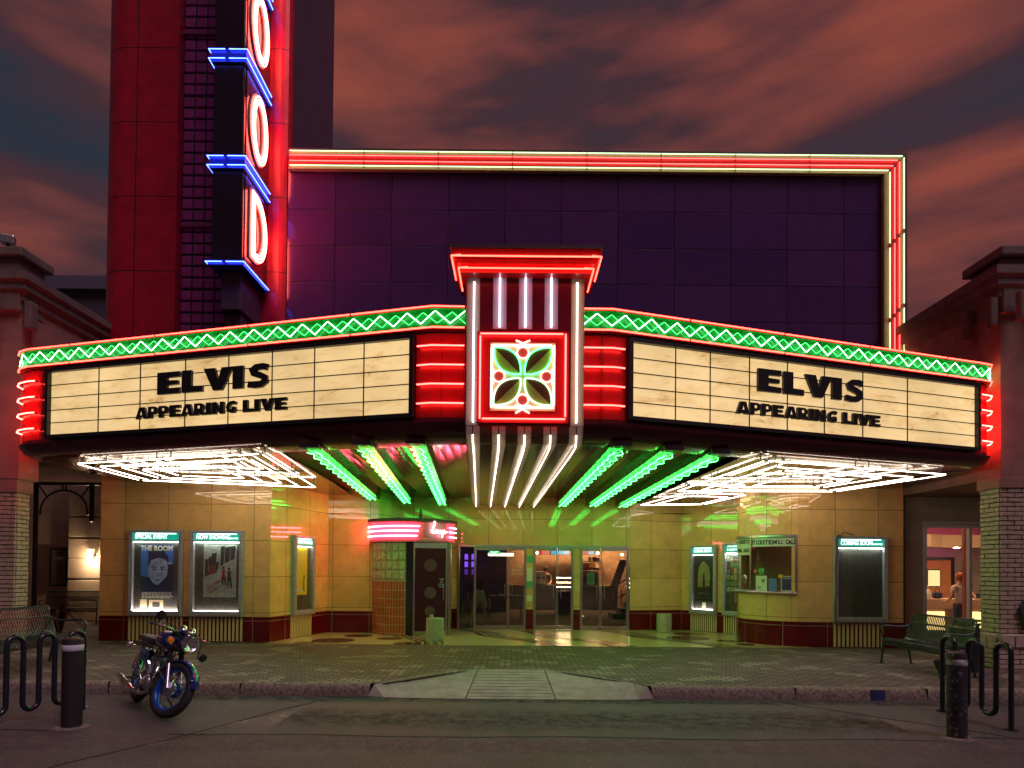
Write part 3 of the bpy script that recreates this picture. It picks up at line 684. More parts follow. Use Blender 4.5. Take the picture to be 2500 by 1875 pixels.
# machines and clutter on the counter
def boxy(name, lab, cat, x, y, w_, d, z0, h, mat, extra=None, group=None):
    t = thing(name, lab, cat, (x,y,z0), group=group)
    mb = MB(); mb.bb(x-w_/2,x+w_/2,y-d/2,y+d/2,z0,z0+h); mb.build('body', mat, t, bevel=.02)
    if extra: extra(t)
    return t
cf = P('machine_steel', (.35,.32,.3), .3, metal=.8)
def knobs(x, y, z0, w_):
    def f(t):
        mb = MB()
        for k in range(3): mb.bb(x-w_/2+w_*(k+.2)/3, x-w_/2+w_*(k+.8)/3, y-.34, y-.30, z0+.25, z0+.33)
        mb.build('dispenser_tap', blackm, t); mb = MB(); mb.bb(x-w_/2,x+w_/2,y-.42,y-.3,z0,z0+.04); mb.build('drip_tray', blackm, t)
    return f
boxy('soda_machine','steel drinks machine on the lobby counter left of the pastry case','drinks machine',1.1,27.0,.55,.5,1.13,.55,cf,knobs(1.1,27.0,1.13,.55))
boxy('popcorn_machine','dark popcorn machine on the lobby counter behind the right doors','popcorn machine',3.2,27.0,.6,.5,1.13,.6,P('pop_dark',(.10,.05,.04),.4),knobs(3.2,27.0,1.13,.6))
sh = thing('snack_shelf', 'wall shelves of red and white snack boxes behind the right doors', 'shelf', (3.3,28.2,1.5))
mb = MB()
for zz in (1.55,1.83,2.1): mb.bb(2.85,3.9,28.1,28.45,zz,zz+.03)
mb.build('shelf_board', blackm, sh)
for nm, cl in (('red_packets',(.45,.05,.03)),('white_packets',(.65,.55,.45)),('orange_packets',(.6,.22,.04))):
    mb = MB()
    for zz in (1.58,1.86,2.13):
        for i in range(3): xx = 2.93+rnd.random()*.85; mb.bb(xx,xx+.12,28.12,28.3,zz,zz+.12+rnd.random()*.06)
    mb.build(nm, P(nm, cl, .6), sh)
gs = thing('green_notice_sheet', 'pale green notice sheet taped inside the right lobby door', 'notice', (2.18,17.62,1.4))
mb = MB(); mb.bb(2.02,2.22,17.60,17.605,1.36,1.68); mb.build('sheet', P('sheet_green', (.25,.62,.42), .7), gs)
mb = MB()
for k in range(7): mb.bb(2.05,2.05+rnd.uniform(.08,.14),17.596,17.598,1.40+k*.035,1.413+k*.035)
mb.build('printed_lines', blk, gs)
ab = thing('sandwich_board', 'small dark menu board leaning by the stairs in the lobby', 'board', (3.55,22.5,.15))
mb = MB(); mb.bar((3.45,22.4,1.05),(3.85,22.6,2.1),.42,.03); mb.build('board_face', blackm, ab); mb = MB(); mb.bb(3.50,3.53,22.5,22.53,.158,1.1); mb.bb(3.75,3.78,22.5,22.53,.158,1.1); mb.build('leg', steel, ab)
st = thing('stair_railing', 'steel handrails climbing to the right inside the lobby', 'railing', (3.6,21.5,.15))
for dz in (0,.45): MB().tube([(2.85,21.2,.55+dz),(3.3,21.2,.75+dz),(4.8,21.2,1.75+dz)], .022).build('rail', steel, st)
for x in (2.85,3.4,4.0,4.6): MB().tube([(x,21.2,.158),(x,21.2,.98+max(0,(x-2.85))*.62)], .018).build('post', steel, st)
mb = MB()
for i in range(8): mb.bb(3.3+i*.26,3.56+i*.26,21.3,22.4,.158,.33+i*.17)
mb.build('steps', P('step_dark', (.04,.03,.025), .8), st)
sp_ = thing('rope_stanchion', 'thin steel queue post standing in the lobby', 'queue post', (2.35,22.5,.15))
MB().tube([(2.35,22.5,.2),(2.35,22.5,1.1)], .02).build('post', steel, sp_); MB().lathe([(0,.158),(.17,.158),(.16,.18),(.02,.21)], (2.35,22.5,0), 16).build('base', steel, sp_)
tb = thing('lobby_table', 'small dark table with stacked white flyers in the left of the lobby', 'table', (-.25,21.0,.15))
mb = MB(); mb.bb(-.75,.35,20.6,21.2,.86,.90); mb.build('tabletop', blackm, tb)
for x in (-.7,.3):
    for y in (20.65,21.15): MB().tube([(x,y,.158),(x,y,.86)], .02).build('leg', steel, tb)
for i in range(4):
    mb = MB(); xx = -.68+i*.25; mb.bb(xx,xx+.18,20.7,20.95,.90,.93+.03*(i % 3)); tag(mb.build('flyer_stack', paper), 'white flyer stack on the lobby table, %s from the left' % ('first','second','third','fourth')[i], 'flyers', 'flyers on the lobby table')
pg = thing('lit_glass_block_panel', 'purple lit glass blocks far inside the lobby left of the strip light', 'glass block wall', (-1.45,23.8,1.6))
for i in range(2):
    for j in range(3): mb = MB(); mb.bb(-1.72+i*.25,-1.60+i*.25,23.8,23.85,1.55+.27*j,1.75+.27*j); mb.build('block', EM('violet_block' if j else 'dim_violet_block', (.25,.08,1), 1.3 if j else .3), pg)
neon_script = EM('dim_white_script', (1,.9,.95), 2.2)
dsg = thing('door_script_decal', 'white handwritten script decal on the left lobby door pane', 'decal', (.2,17.5,1.6))
text('lettering', 'after show', .085, (.14,17.535,1.70), (1,0), sm, dsg, shear=.4, sx=.8); text('lettering', 'back to the lounge', .06, (.16,17.535,1.62), (1,0), sm, dsg, shear=.4, sx=.8)
MB().tube([(.20,17.537,1.80),(.17,17.537,1.84),(.20,17.537,1.90),(.25,17.537,1.87),(.24,17.537,1.80),(.2,17.537,1.78)], .006).build('flower_mark', sm, dsg)
# ------------------------------------------------------------------ people
def skinfig(name, pts, edges, mat, parent, sub=2):
    me = bpy.data.meshes.new(name); me.from_pydata([p[:3] for p in pts], edges, [])
    o = bpy.data.objects.new(name, me); C.objects.link(o)
    m = o.modifiers.new('skin', 'SKIN'); m.use_smooth_shade = True
    for i, p in enumerate(pts):
        r = p[3]; r = r if isinstance(r, tuple) else (r, r)
        me.skin_vertices[0].data[i].radius = r; me.skin_vertices[0].data[i].use_root = (i == 0)
    s = o.modifiers.new('sub', 'SUBSURF'); s.levels = sub; s.render_levels = sub
    dg = bpy.context.evaluated_depsgraph_get(); me2 = bpy.data.meshes.new_from_object(o.evaluated_get(dg))
    bpy.data.objects.remove(o); me2.name = name; me2.materials.clear(); me2.materials.append(mat)
    o = bpy.data.objects.new(name, me2); C.objects.link(o); o.parent = parent
    return o
skin = P('skin', (.50,.27,.18), .55)
def hand(base, d, side, parent_pts, parent_edges, bi):
    """palm with five short finger chains, appended to a skin figure"""
    d = Vector(d).normalized(); s_ = Vector(side).normalized(); b = Vector(base)
    palm = b+d*.05; parent_pts.append((*palm, (.032,.018))); pi_ = len(parent_pts)-1; parent_edges.append((bi, pi_))
    for k, (o_, L) in enumerate(((-.028,.055),(-.010,.07),(.010,.068),(.028,.055))):
        p1 = palm+d*.04+s_*o_; p2 = p1+d*L; parent_pts.append((*p1,.010)); a = len(parent_pts)-1; parent_pts.append((*p2,.007)); parent_edges += [(pi_,a),(a,a+1)]
    p1 = b+d*.02-s_*.045; parent_pts.append((*p1,.011)); a = len(parent_pts)-1; parent_pts.append((*(p1+d*.045-s_*.012),.008)); parent_edges += [(bi,a),(a,a+1)]
def head(parent, c, face, hair, hairmat, pony=False, cap=None):
    """nose, ears, eyes and hair on the head of a figure; c = head centre, face = direction"""
    f = Vector(face).normalized(); s_ = f.cross(Vector((0,0,1))).normalized(); c = Vector(c)
    M = Matrix((s_, f, Vector((0,0,1)))).transposed()
    mb = MB()
    prof = [(.001,.125),(.05,.118),(.085,.085),(.103,.03),(.10,-.03),(.085,-.085)]
    mb.lathe([(r,z) for r,z in prof], c-f*.012, 16, M=M)
    if pony: mb.tube([c-f*.09+Vector((0,0,.05)), c-f*.15+Vector((0,0,.03)), c-f*.165-Vector((0,0,.07)), c-f*.14-Vector((0,0,.17))], [.03,.042,.035,.012], 8)
    mb.build('hair', hairmat, parent, smooth=70)
# woman in the right shop, seen from behind
def person_stand(loc, lab, shirtc, pantc, hairc, h=1.0, rot=0, pony=False, capc=None, arms=1):
    t = thing('person', lab, 'person', loc, world=False); t.rotation_euler.z = rot; t.scale = (h,h,h)
    pts = [(0,0,.93,(.135,.095)),(0,.01,1.12,(.115,.085)),(0,0,1.30,(.14,.09)),(0,0,1.40,(.10,.065)),(0,.005,1.47,.048),(0,-.015,1.56,(.070,.085)),(0,-.015,1.63,(.075,.09)),(0,-.012,1.69,(.05,.06))]
    ed = [(i,i+1) for i in range(7)]
    for s in (-1,1):
        b = len(pts); pts += [(s*.09,0,.86,.085),(s*.10,-.01,.50,.055),(s*.105,.02,.10,.038),(s*.11,-.07,.04,.032),(s*.115,-.15,.03,.025)]
        ed += [(0,b),(b,b+1),(b+1,b+2),(b+2,b+3),(b+3,b+4)]
        b = len(pts); pts += [(s*.17,0,1.37,.052),(s*.235,.02,1.12,.040),(s*.20,-.16*arms,.98,.028)]
        ed += [(3,b),(b,b+1),(b+1,b+2)]
        hand(pts[b+2][:3], (-s*.1,-1,.1), (1,0,0), pts, ed, b+2)
    skinfig('body', pts, ed, skin, t)
    # clothes: a shirt and trousers following the body
    sp = [(0,0,.86,(.16,.12)),(0,.01,1.12,(.128,.10)),(0,0,1.30,(.155,.105)),(0,0,1.395,(.115,.078)),(0,0,1.43,(.07,.06))]; se = [(0,1),(1,2),(2,3),(3,4)]
    for s in (-1,1):
        b = len(sp); sp += [(s*.17,0,1.37,.066),(s*.215,.012,1.20,.060)]; se += [(3,b),(b,b+1)]
    skinfig('shirt', sp, se, shirtc, t)
    pp = [(0,0,1.04,(.140,.105)),(0,0,.88,(.155,.11))]; pe = [(0,1)]
    for s in (-1,1):
        b = len(pp); pp += [(s*.09,0,.80,.098),(s*.10,-.01,.50,.070),(s*.105,.015,.12,.055)]; pe += [(1,b),(b,b+1),(b+1,b+2)]
    skinfig('trousers', pp, pe, pantc, t)
    head(t, (0,-.015,1.63), (0,-1,0), True, hairc, pony)
    f = MB()
    for s in (-1,1): f.lathe([(0,-.008),(.010,0),(0,.008)], (s*.03,-.102,1.625), 8)
    f.build('eyes', P('eye', (.05,.03,.02), .3), t)
    f = MB(); f.add([(-.012,-.100,1.585),(.012,-.100,1.585),(0,-.098,1.63),(0,-.122,1.592)], [(0,1,3),(1,2,3),(2,0,3)]); f.tube([(-.022,-.097,1.555),(0,-.104,1.553),(.022,-.097,1.555)], .004)
    for s in (-1,1): f.lathe([(0,-.025),(.010,0),(0,.025)], (s*.088,0,1.61), 6)
    f.build('face_features', P('lips', (.40,.16,.12), .5), t)
    if capc:
        c_ = MB(); c_.lathe([(.105,1.655),(.104,1.69),(.08,1.74),(.0,1.765)], (0,-.015,0), 18); c_.box((0,-.15,1.665),(.14,.11,.012)); c_.build('cap', capc, t, smooth=50)
    return t
red_hair = P('red_hair', (.40,.10,.03), .6, noise=.5, nscale=60); dark_hair = P('dark_hair', (.03,.015,.01), .5)
denim = P('denim_navy', (.02,.025,.07), .8)
# ------------------------------------------------------------------ marquee
mq = thing('theatre_marquee', 'wide wraparound theatre marquee with red and green neon and cream letter boards', 'marquee', (.12,11,3.5))
CLp = (-1.10,8.85); CRp = (1.34,8.90)
def lpt(x): return (x, 8.85+(-1.10-x)*.2803)
def rpt(x): return (x, 8.90+(x-1.34)*.3277)
LEFT = [(-8.36,13.98),(-8.36,11.30),(-8.30,11.05),(-8.15,10.88),lpt(-7.95)]
RIGHT = [rpt(7.86),(8.06,11.12),(8.18,11.32),(8.20,11.6),(8.20,13.98)]
PATH = LEFT+[CLp,CRp]+RIGHT
mb = MB(); mb.sweep(PATH, [(-.60,3.54),(-.30,3.54),(-.12,3.56),(-.02,3.62),(.03,3.69),(.05,3.72),(.05,3.745),(0,3.75),(0,4.97),(.05,4.975),(.06,4.99),(.06,5.02),(.01,5.03)])
fascia = mb.build('fascia', maroon, mq, smooth=35)
mb = MB(); mb.sweep(PATH, [(.01,5.03),(.01,5.26),(.06,5.265)]); mb.build('green_channel', greenpaint, mq, smooth=35)
mb = MB(); mb.sweep(PATH, [(.06,5.265),(.065,5.27),(.065,5.31),(.0,5.335),(-.5,5.335)]); mb.build('top_trim', redpaint, mq, smooth=35)
# lengthwise seams of the fascia enamel
for x in (-.98,1.2): mb = MB(); mb.box((x,8.86,4.36),(.006,.03,1.2)); mb.build('panel_seam', blk, mq)
# roof deck of the marquee
roof = [(p[0],p[1]) for p in PATH]
mb = MB(); mb.face([(x*.985,y+.1,5.25) for x,y in roof]); mb.build('roof_deck', P('roof_tar', (.02,.018,.02), .9), mq)
# path tools for the tubes
def offpath(pts, off):
    n = len(pts); O = []
    for i in range(n):
        def nrm(a, b):
            d = Vector((b[0]-a[0], b[1]-a[1])); d.normalize(); return Vector((d.y,-d.x))
        if i == 0: m = nrm(pts[0],pts[1])
        elif i == n-1: m = nrm(pts[-2],pts[-1])
        else:
            a = nrm(pts[i-1],pts[i]); b = nrm(pts[i],pts[i+1]); m = (a+b).normalized(); m = m/max(.4,m.dot(a))
        O.append((pts[i][0]+m.x*off, pts[i][1]+m.y*off))
    return O
def along(pts, s):
    for a, b in zip(pts, pts[1:]):
        L = math.hypot(b[0]-a[0], b[1]-a[1])
        if s <= L+1e-9: return (a[0]+(b[0]-a[0])*s/L, a[1]+(b[1]-a[1])*s/L)
        s -= L
    return pts[-1]
def plen(pts): return sum(math.hypot(b[0]-a[0], b[1]-a[1]) for a, b in zip(pts, pts[1:]))
def sub(pts, s0, s1):
    r = [along(pts, s0)]; s = 0
    for a, b in zip(pts, pts[1:]):
        s += math.hypot(b[0]-a[0], b[1]-a[1])
        if s0 < s < s1: r.append(b)
    r.append(along(pts, s1)); return r
def red_run(pts, z, mat, parent, seg=1.75, r=.0115, name='neon_tube'):
    P_ = offpath(pts, .075); L = plen(P_); n = max(1, round(L/seg)); d = L/n
    for i in range(n):
        q_ = sub(P_, d*i+.012, d*(i+1)-.012); a = offpath(q_, -.05)
        path = [(a[0][0],a[0][1],z-.005)]+[(x,y,z) for x,y in q_]+[(a[-1][0],a[-1][1],z-.005)]
        nt(path, r, name, mat, parent)
LP = LEFT[1:]+[CLp,(-.66,8.86)]; RP = [(.92,8.89),CRp]+RIGHT[:-1]
for pts in (LP, RP):
    for z in (5.005, 5.29): red_run(pts, z, n_redo, mq)
diam = EM('pale_green_white_neon', (.40,1,.50), 7); diam2 = EM('green_dim_neon', (.06,1,.18), 3)
def diamonds(pts):
    P1 = offpath(pts, .065); P2 = offpath(pts, .045); L = plen(P1); n = round(L/.205); d = L/n; cut = 10
    for pp, ph, mt, am in ((P1,1,diam,.085),(P2,-1,diam2,.078)):
        i = 0
        while i < n:
            j = min(i+cut, n); path = []
            for k in range(i, j+1):
                s_ = min(max(d*k, .005), L-.005); x, y = along(pp, s_); zz = 5.147+ph*(am if k % 2 else -am)
                for t_ in ((-.008,.008) if 0 < k < n and i < k < j else (0,)):
                    x2, y2 = along(pp, min(max(s_+t_,0),L)); path.append((x2,y2,zz-ph*(.007 if k % 2 else -.007)*(1 if t_ else 0)))
            MB().tube(path, .0065 if ph > 0 else .005).build('zigzag_tube', mt, mq); i = j
diamonds(LP); diamonds(RP)
# four red bars beside the pylon and round each end
n_rede = EM('end_red_neon', (1,.035,.025), 34)
for z in (3.98,4.24,4.50,4.76):
    z_ = z
    red_run([lpt(-1.30),CLp,(-.66,8.86)], z_, n_red, mq, seg=5); red_run([(.93,8.89),CRp,rpt(1.50)], z_, n_red, mq, seg=5)
    red_run([(-8.36,11.9),(-8.36,11.30),(-8.30,11.05),(-8.15,10.88),lpt(-7.95),lpt(-7.78)], z_, n_rede, mq, seg=5)
    red_run([rpt(7.84),rpt(7.86),(8.06,11.12),(8.18,11.32),(8.20,11.9)], z_, n_rede, mq, seg=5)
for pth in ([lpt(-1.33),CLp,(-.66,8.86)],[(.93,8.89),CRp,rpt(1.54)],LEFT[1:]+[lpt(-7.72)],[rpt(7.83)]+RIGHT[:-1]):
    mb = MB(); mb.sweep(pth, [(.004,3.80),(.004,4.95)]); mb.build('red_panel', redpaint, mq, smooth=35)
# letter boards
def board_mat():
    m = bpy.data.materials.new('backlit_board'); m.use_nodes = True; t = m.node_tree; b = t.nodes['Principled BSDF']
    co = N(t,'ShaderNodeTexCoord'); mp_ = N(t,'ShaderNodeMapping'); mp_.inputs['Scale'].default_value = (1,1,3.5); t.links.new(co.outputs['Object'], mp_.inputs[0])
    n = N(t,'ShaderNodeTexNoise'); n.inputs['Scale'].default_value = 1.6; n.inputs['Detail'].default_value = 12; n.inputs['Roughness'].default_value = .78; n.inputs['Distortion'].default_value = .6
    t.links.new(mp_.outputs[0], n.inputs['Vector']); r = N(t,'ShaderNodeValToRGB'); e_ = r.color_ramp.elements
    e_[0].position = .32; e_[0].color = (.42,.23,.07,1); e_[1].position = .52; e_[1].color = (.86,.60,.27,1); q_ = r.color_ramp.elements.new(.42); q_.color = (.78,.50,.20,1)
    t.links.new(n.outputs[0], r.inputs[0]); t.links.new(r.outputs[0], b.inputs['Emission Color'])
    n5 = N(t,'ShaderNodeTexNoise'); n5.inputs['Scale'].default_value = 1.1; n5.inputs['Detail'].default_value = 3; t.links.new(co.outputs['Object'], n5.inputs['Vector'])
    m5 = N(t,'ShaderNodeMapRange'); m5.inputs['From Min'].default_value = .3; m5.inputs['From Max'].default_value = .7; m5.inputs['To Min'].default_value = .62; m5.inputs['To Max'].default_value = .86
    t.links.new(n5.outputs[0], m5.inputs[0]); t.links.new(m5.outputs[0], b.inputs['Emission Strength'])
    b.inputs['Base Color'].default_value = (.35,.28,.18,1); b.inputs['Roughness'].default_value = .45
    return m
board_m = board_mat()
HEAVY = {
 'E': [[(0,0),(.95,0),(.95,.24),(.42,.27),(.42,.40),(.88,.42),(.88,.60),(.42,.62),(.42,.74),(.95,.76),(.95,1),(0,1)]],
 'L': [[(0,0),(.86,0),(.86,.26),(.40,.28),(.40,1),(0,1)]],
 'V': [[(.36,0),(.72,0),(1.14,1),(.70,1),(.56,.46),(.42,1),(-.04,1)]],
 'I': [[(0,0),(.42,0),(.42,1),(0,1)]],
 'A': [[(0,0),(.38,0),(.40,.16),(.68,.16),(.70,0),(1.06,0),(.80,1),(.32,1)]],
 'P': [[(0,0),(.36,0),(.36,.34),(.62,.34),(.80,.42),(.88,.58),(.88,.78),(.78,.93),(.60,1),(0,1)]],
 'R': [[(0,0),(.36,0),(.36,.34),(.42,.34),(.58,0),(.98,0),(.76,.40),(.87,.56),(.87,.78),(.77,.93),(.6,1),(0,1)]],
 'N': [[(0,0),(.34,0),(.34,.52),(.66,0),(1.0,0),(1.0,1),(.66,1),(.66,.48),(.34,1),(0,1)]],
}
def sstroke(name):
    if name == 'S': c_ = [(.84,.84),(.66,.90),(.40,.88),(.24,.76),(.30,.62),(.52,.53),(.72,.42),(.74,.24),(.58,.12),(.36,.10),(.08,.15)]
    else: c_ = [(.90,.80),(.72,.88),(.48,.86),(.27,.70),(.21,.50),(.27,.28),(.48,.14),(.74,.14),(.80,.30),(.80,.40),(.55,.40)]
    w_ = .135
    L = []; R_ = []
    for i in range(len(c_)):
        a = Vector(c_[max(i-1,0)]); b = Vector(c_[min(i+1,len(c_)-1)]); d = (b-a).normalized(); n_ = Vector((-d.y,d.x)); p = Vector(c_[i])
        L.append(p+n_*w_); R_.append(p-n_*w_)
    return [[tuple(L[i]),tuple(R_[i]),tuple(R_[i+1]),tuple(L[i+1])] for i in range(len(c_)-1)]
WID = {'E':1.0,'L':.90,'V':1.10,'I':.48,'S':.96,'A':1.08,'P':.92,'R':.98,'N':1.06,'G':1.02}
def heavy_letter(ch, o, r, n, h, sx, parent, dep=.045):
    mb = MB(); polys = HEAVY.get(ch) or sstroke(ch)
    holes = {'A': [(.47,.32),(.62,.32),(.545,.66)], 'P': [(.36,.56),(.54,.56),(.54,.78),(.36,.78)], 'R': [(.36,.56),(.53,.56),(.53,.78),(.36,.78)]}.get(ch)
    for poly in polys:
        pf = [o+r*(u*sx*h)+Vector((0,0,v*h))+n*(.03+dep) for u, v in poly]; pb = [p-n*dep for p in pf]; k = len(poly)
        mb.face(pf); mb.face(pb[::-1])
        for i in range(k): mb.face([pf[i],pb[i],pb[(i+1)%k],pf[(i+1)%k]])
    ob = mb.build('letter', blk, parent)
    if holes:   # the lit counter of the letter: a small cream inset plate in the letter face
        mb = MB(); mb.face([o+r*(u*sx*h)+Vector((0,0,v*h))+n*(.033+dep) for u, v in holes]); mb.build('letter_counter', board_m, ob)
def word(s, o, r, n, h, sx, parent, gap=.07):
    x = 0
    for ch in s:
        if ch == ' ': x += .42*h*sx; continue
        heavy_letter(ch, o+r*x, r, n, h, sx, parent); x += (WID[ch]+gap)*h*sx
def wlen(s, h, sx, gap=.07): return sum((.42 if c_ == ' ' else WID[c_]+gap)*h*sx for c_ in s)
def board(p0, p1, lab, cols, t1, t2, h1, h2, z1, z2):
    o, r, n = frame_on(p0, p1); L = (Vector(p1)-Vector(p0)).length; a = math.atan2(r.y, r.x)
    M = MB(); up = Vector((0,0,1)); z0, zt = 3.80, 4.93; fr = .055
    def bx_(s0, s1, za, zb, d0, d1, mb):
        c_ = o+r*(s0+s1)/2+n*(d0+d1)/2; mb.box((c_.x,c_.y,(za+zb)/2),(s1-s0,d1-d0,zb-za), rz=a)
    bx_(0,L,z0,z0+fr,.004,.10,M); bx_(0,L,zt-fr,zt,.004,.10,M); bx_(0,fr,z0+fr,zt-fr,.004,.10,M); bx_(L-fr,L,z0+fr,zt-fr,.004,.10,M)
    bo = M.build('letter_board_frame', blk, mq); tag(bo, lab)
    M = MB(); bx_(fr,L-fr,z0+fr,zt-fr,.006,.03,M); M.build('lit_panel', board_m, bo)
    M = MB(); H = zt-z0-2*fr
    for k in range(1,5):
        zz = z0+fr+H*k/5; bx_(fr,L-fr,zz-.006,zz+.006,.03,.045,M)
    for c_ in cols: bx_(fr+(L-2*fr)*c_-.007, fr+(L-2*fr)*c_+.007, z0+fr, zt-fr, .031, .042, M)
    M.build('letter_rail', blk, bo)
    s1 = fr+(L-2*fr)*t1; s2 = fr+(L-2*fr)*t2
    word('ELVIS', o+r*s1+up*z1, r, n, h1, 1.29, bo, .05); word('APPEARING LIVE', o+r*s2+up*z2, r, n, h2, 1.15, bo, .06)
board(lpt(-7.56), lpt(-1.34), 'letter board on the left side of the marquee', (.154,.282,.415,.537,.655,.765,.888)[:7], .338, .275, .335, .178, 4.375, 4.02)
board(rpt(1.55), rpt(7.79), 'letter board on the right side of the marquee', (.108,.196,.300,.405,.512,.628,.770)[:7], .320, .262, .335, .178, 4.40, 4.04)
# ------------------------------------------------------------------ soffit
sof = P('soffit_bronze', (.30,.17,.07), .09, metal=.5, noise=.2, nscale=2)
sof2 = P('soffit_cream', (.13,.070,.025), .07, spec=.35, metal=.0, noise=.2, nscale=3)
mb = MB()
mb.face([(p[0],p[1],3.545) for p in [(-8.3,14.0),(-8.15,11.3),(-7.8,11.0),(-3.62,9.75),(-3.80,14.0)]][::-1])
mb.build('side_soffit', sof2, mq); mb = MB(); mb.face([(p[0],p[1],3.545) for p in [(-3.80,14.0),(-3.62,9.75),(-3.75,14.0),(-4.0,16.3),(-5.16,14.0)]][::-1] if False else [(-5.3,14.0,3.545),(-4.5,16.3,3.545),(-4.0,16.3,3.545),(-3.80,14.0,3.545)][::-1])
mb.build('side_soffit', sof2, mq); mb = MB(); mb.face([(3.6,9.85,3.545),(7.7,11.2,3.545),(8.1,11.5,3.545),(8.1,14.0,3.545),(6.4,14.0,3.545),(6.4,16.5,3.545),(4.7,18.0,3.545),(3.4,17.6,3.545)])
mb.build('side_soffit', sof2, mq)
# arched bronze bays between the beams
mb = MB(); xs_n = 24
def zc(y): return 3.66-.06*max(0,(y-14.6)/3.0)**2
def ys_for(a): y0 = max(9.35, 9.0+.30*(abs(a-.12)-1.2)+.45); return [y0+(17.6-y0)*i/18 for i in range(19)]
bays = [(-3.95,-3.12),(-3.12,-2.35),(-2.35,-1.58),(-1.58,-.5),(.5,1.42),(1.42,2.16),(2.16,2.86),(2.86,3.60)]
for (a, b) in bays:
    ys = ys_for(max(a,b,key=lambda v: abs(v-.12)))
    for i in range(18):
        for k in range(6):
            f0 = k/6; f1 = (k+1)/6
            def pt(f, y): return (a+(b-a)*f, y, zc(y)+.07*math.sin(PI*f))
            mb.face([pt(f0,ys[i]), pt(f0,ys[i+1]), pt(f1,ys[i+1]), pt(f1,ys[i])])
mb.build('arched_soffit', sof, mq, smooth=60)
mb = MB(); mb.face([(-3.85,9.7,3.70),(-3.62,9.7,3.545),(-3.95,16.2,3.545),(-4.1,16.2,3.7)]); mb.build('soffit_return', P('orange_trim', (.25,.08,.02), .3), mq)
# joints across the bronze bays
mb = MB()
for yy in (10.2,11.4,12.6,13.8,15.0): mb.bb(-3.8,-.68,yy,yy+.012,zc(yy)+.0,zc(yy)+.002) if False else None
# green light troughs
trough = P('trough_green', (.0015,.035,.004), .2, spec=.3, bump=.5, bscale=9); beamside = P('beam_brown', (.10,.04,.02), .25)
endcap = P('endcap_dark', (.02,.012,.018), .4)
tr_def = [((-2.93,9.42),(-3.38,16.05)),((-2.13,9.2),(-2.68,16.9)),((-1.35,9.05),(-1.82,17.2)),((1.52,9.1),(1.27,17.25)),((2.30,9.35),(2.06,17.25)),((3.05,9.6),(2.84,17.25))]
def wob(a, b, off, z, ph):
    o, r, n = frame_on(a, b); L = (Vector(b)-Vector(a)).length; pts = []; k = 0; s_ = .18
    while s_ < L-.1:
        jig = .036*(1 if k % 2 else -1)
        p = o+r*s_+n*(off+jig)+Vector((0,0,z+(.018 if (k+ph) % 2 else 0))); pts.append(p); 
        s_ += .24; k += 1
    # round the corners a little
    out_ = []
    for i in range(len(pts)-1): out_ += [pts[i]*.86+pts[i+1]*.14, pts[i]*.5+pts[i+1]*.5, pts[i]*.14+pts[i+1]*.86]
    return out_
for ti, (a, b) in enumerate(tr_def):
    o, r, n = frame_on(a, b); L = (Vector(b)-Vector(a)).length; ang = math.atan2(r.y, r.x); hw = .135
    mb = MB(); c_ = o+r*L/2
    zt0, zt1 = 3.50, 3.44
    pa = [o+n*hw, o-n*hw, o+r*L-n*hw, o+r*L+n*hw]
    lo = [Vector((p.x,p.y,zt0 if k < 2 else zt1)) for k, p in enumerate(pa)]; hi = [Vector((p.x,p.y,3.86)) for p in pa]
    mb.add(lo+hi, [(0,1,2,3),(0,4,5,1),(1,5,6,2),(2,6,7,3),(3,7,4,0)])
    bm_ = mb.build('soffit_beam', beamside, mq)
    mb = MB(); d_ = Vector((0,0,-.003)); pb = [o+n*(hw-.02)+r*.16, o-n*(hw-.02)+r*.16, o+r*(L-.02)-n*(hw-.02), o+r*(L-.02)+n*(hw-.02)]
    mb.face([Vector((p.x,p.y,(3.50 if k < 2 else zt1)-.003)) for k, p in enumerate(pb)]); mb.build('trough_liner', trough, bm_)
    mb = MB(); mb.box((o+r*.05)+Vector((0,0,3.50)), (.2,.27,.06), rz=ang); mb.build('end_cap', endcap, bm_)
    for k, off in enumerate((-.06,.06)):
        pts = wob(a, b, off, 0, k)
        pts = [Vector((p.x,p.y,p.z+3.44-.06*((p-o).dot(r)/L))) for p in pts]
        MB().tube(pts, .0050).build('wavy_tube', EM('mint_green_neon', (.035,1,.085), 25), bm_)
        pts = wob(a, b, off*.55, 0, k+1); pts = [Vector((p.x,p.y,p.z+3.465-.06*((p-o).dot(r)/L))) for p in pts]
        MB().tube(pts, .0045).build('wavy_tube', EM('trough_back_neon', (.03,1,.08), 6), bm_)
# white neon nests under both sides
def nest(quad, n, parent, z=3.44, sp=.165):
    t = MB(); root = None
    c0 = [Vector((*p,0)) for p in quad]; cc_ = sum(c0, Vector())/4
    br = MB()
    for k in range(n):
        f = 1-k*sp; q_ = [cc_+(p-cc_)*f for p in c0]; zz = z-.02*(k % 2)
        for i in range(4):
            a = q_[i]; b = q_[(i+1)%4]; d = (b-a).normalized(); L = (b-a).length
            m_ = max(1, round(L/2.2))
            for j in range(m_):
                s0 = .05+(L-.1)*j/m_+(.02 if j else 0); s1 = .05+(L-.1)*(j+1)/m_-(.02 if j < m_-1 else 0)
                p0 = a+d*s0; p1 = a+d*s1
                nt([(p0.x,p0.y,zz+.05),(p0.x,p0.y,zz),(p1.x,p1.y,zz),(p1.x,p1.y,zz+.05)], .0060, 'neon_tube', n_white, parent)
                for p in (p0+d*.12, p1-d*.12): MB().tube([(p.x,p.y,zz),(p.x,p.y,3.545)], .010, 5).build('tube_standoff', P('standoff', (.10,.10,.10), .3), parent)
lt = MB(); lt.bb(-7.0,-3.9,12.15,12.17,3.53,3.543); ln = lt.build('neon_grid_rail', endcap, mq); tag(ln, 'carrier of the left white neon rectangles')
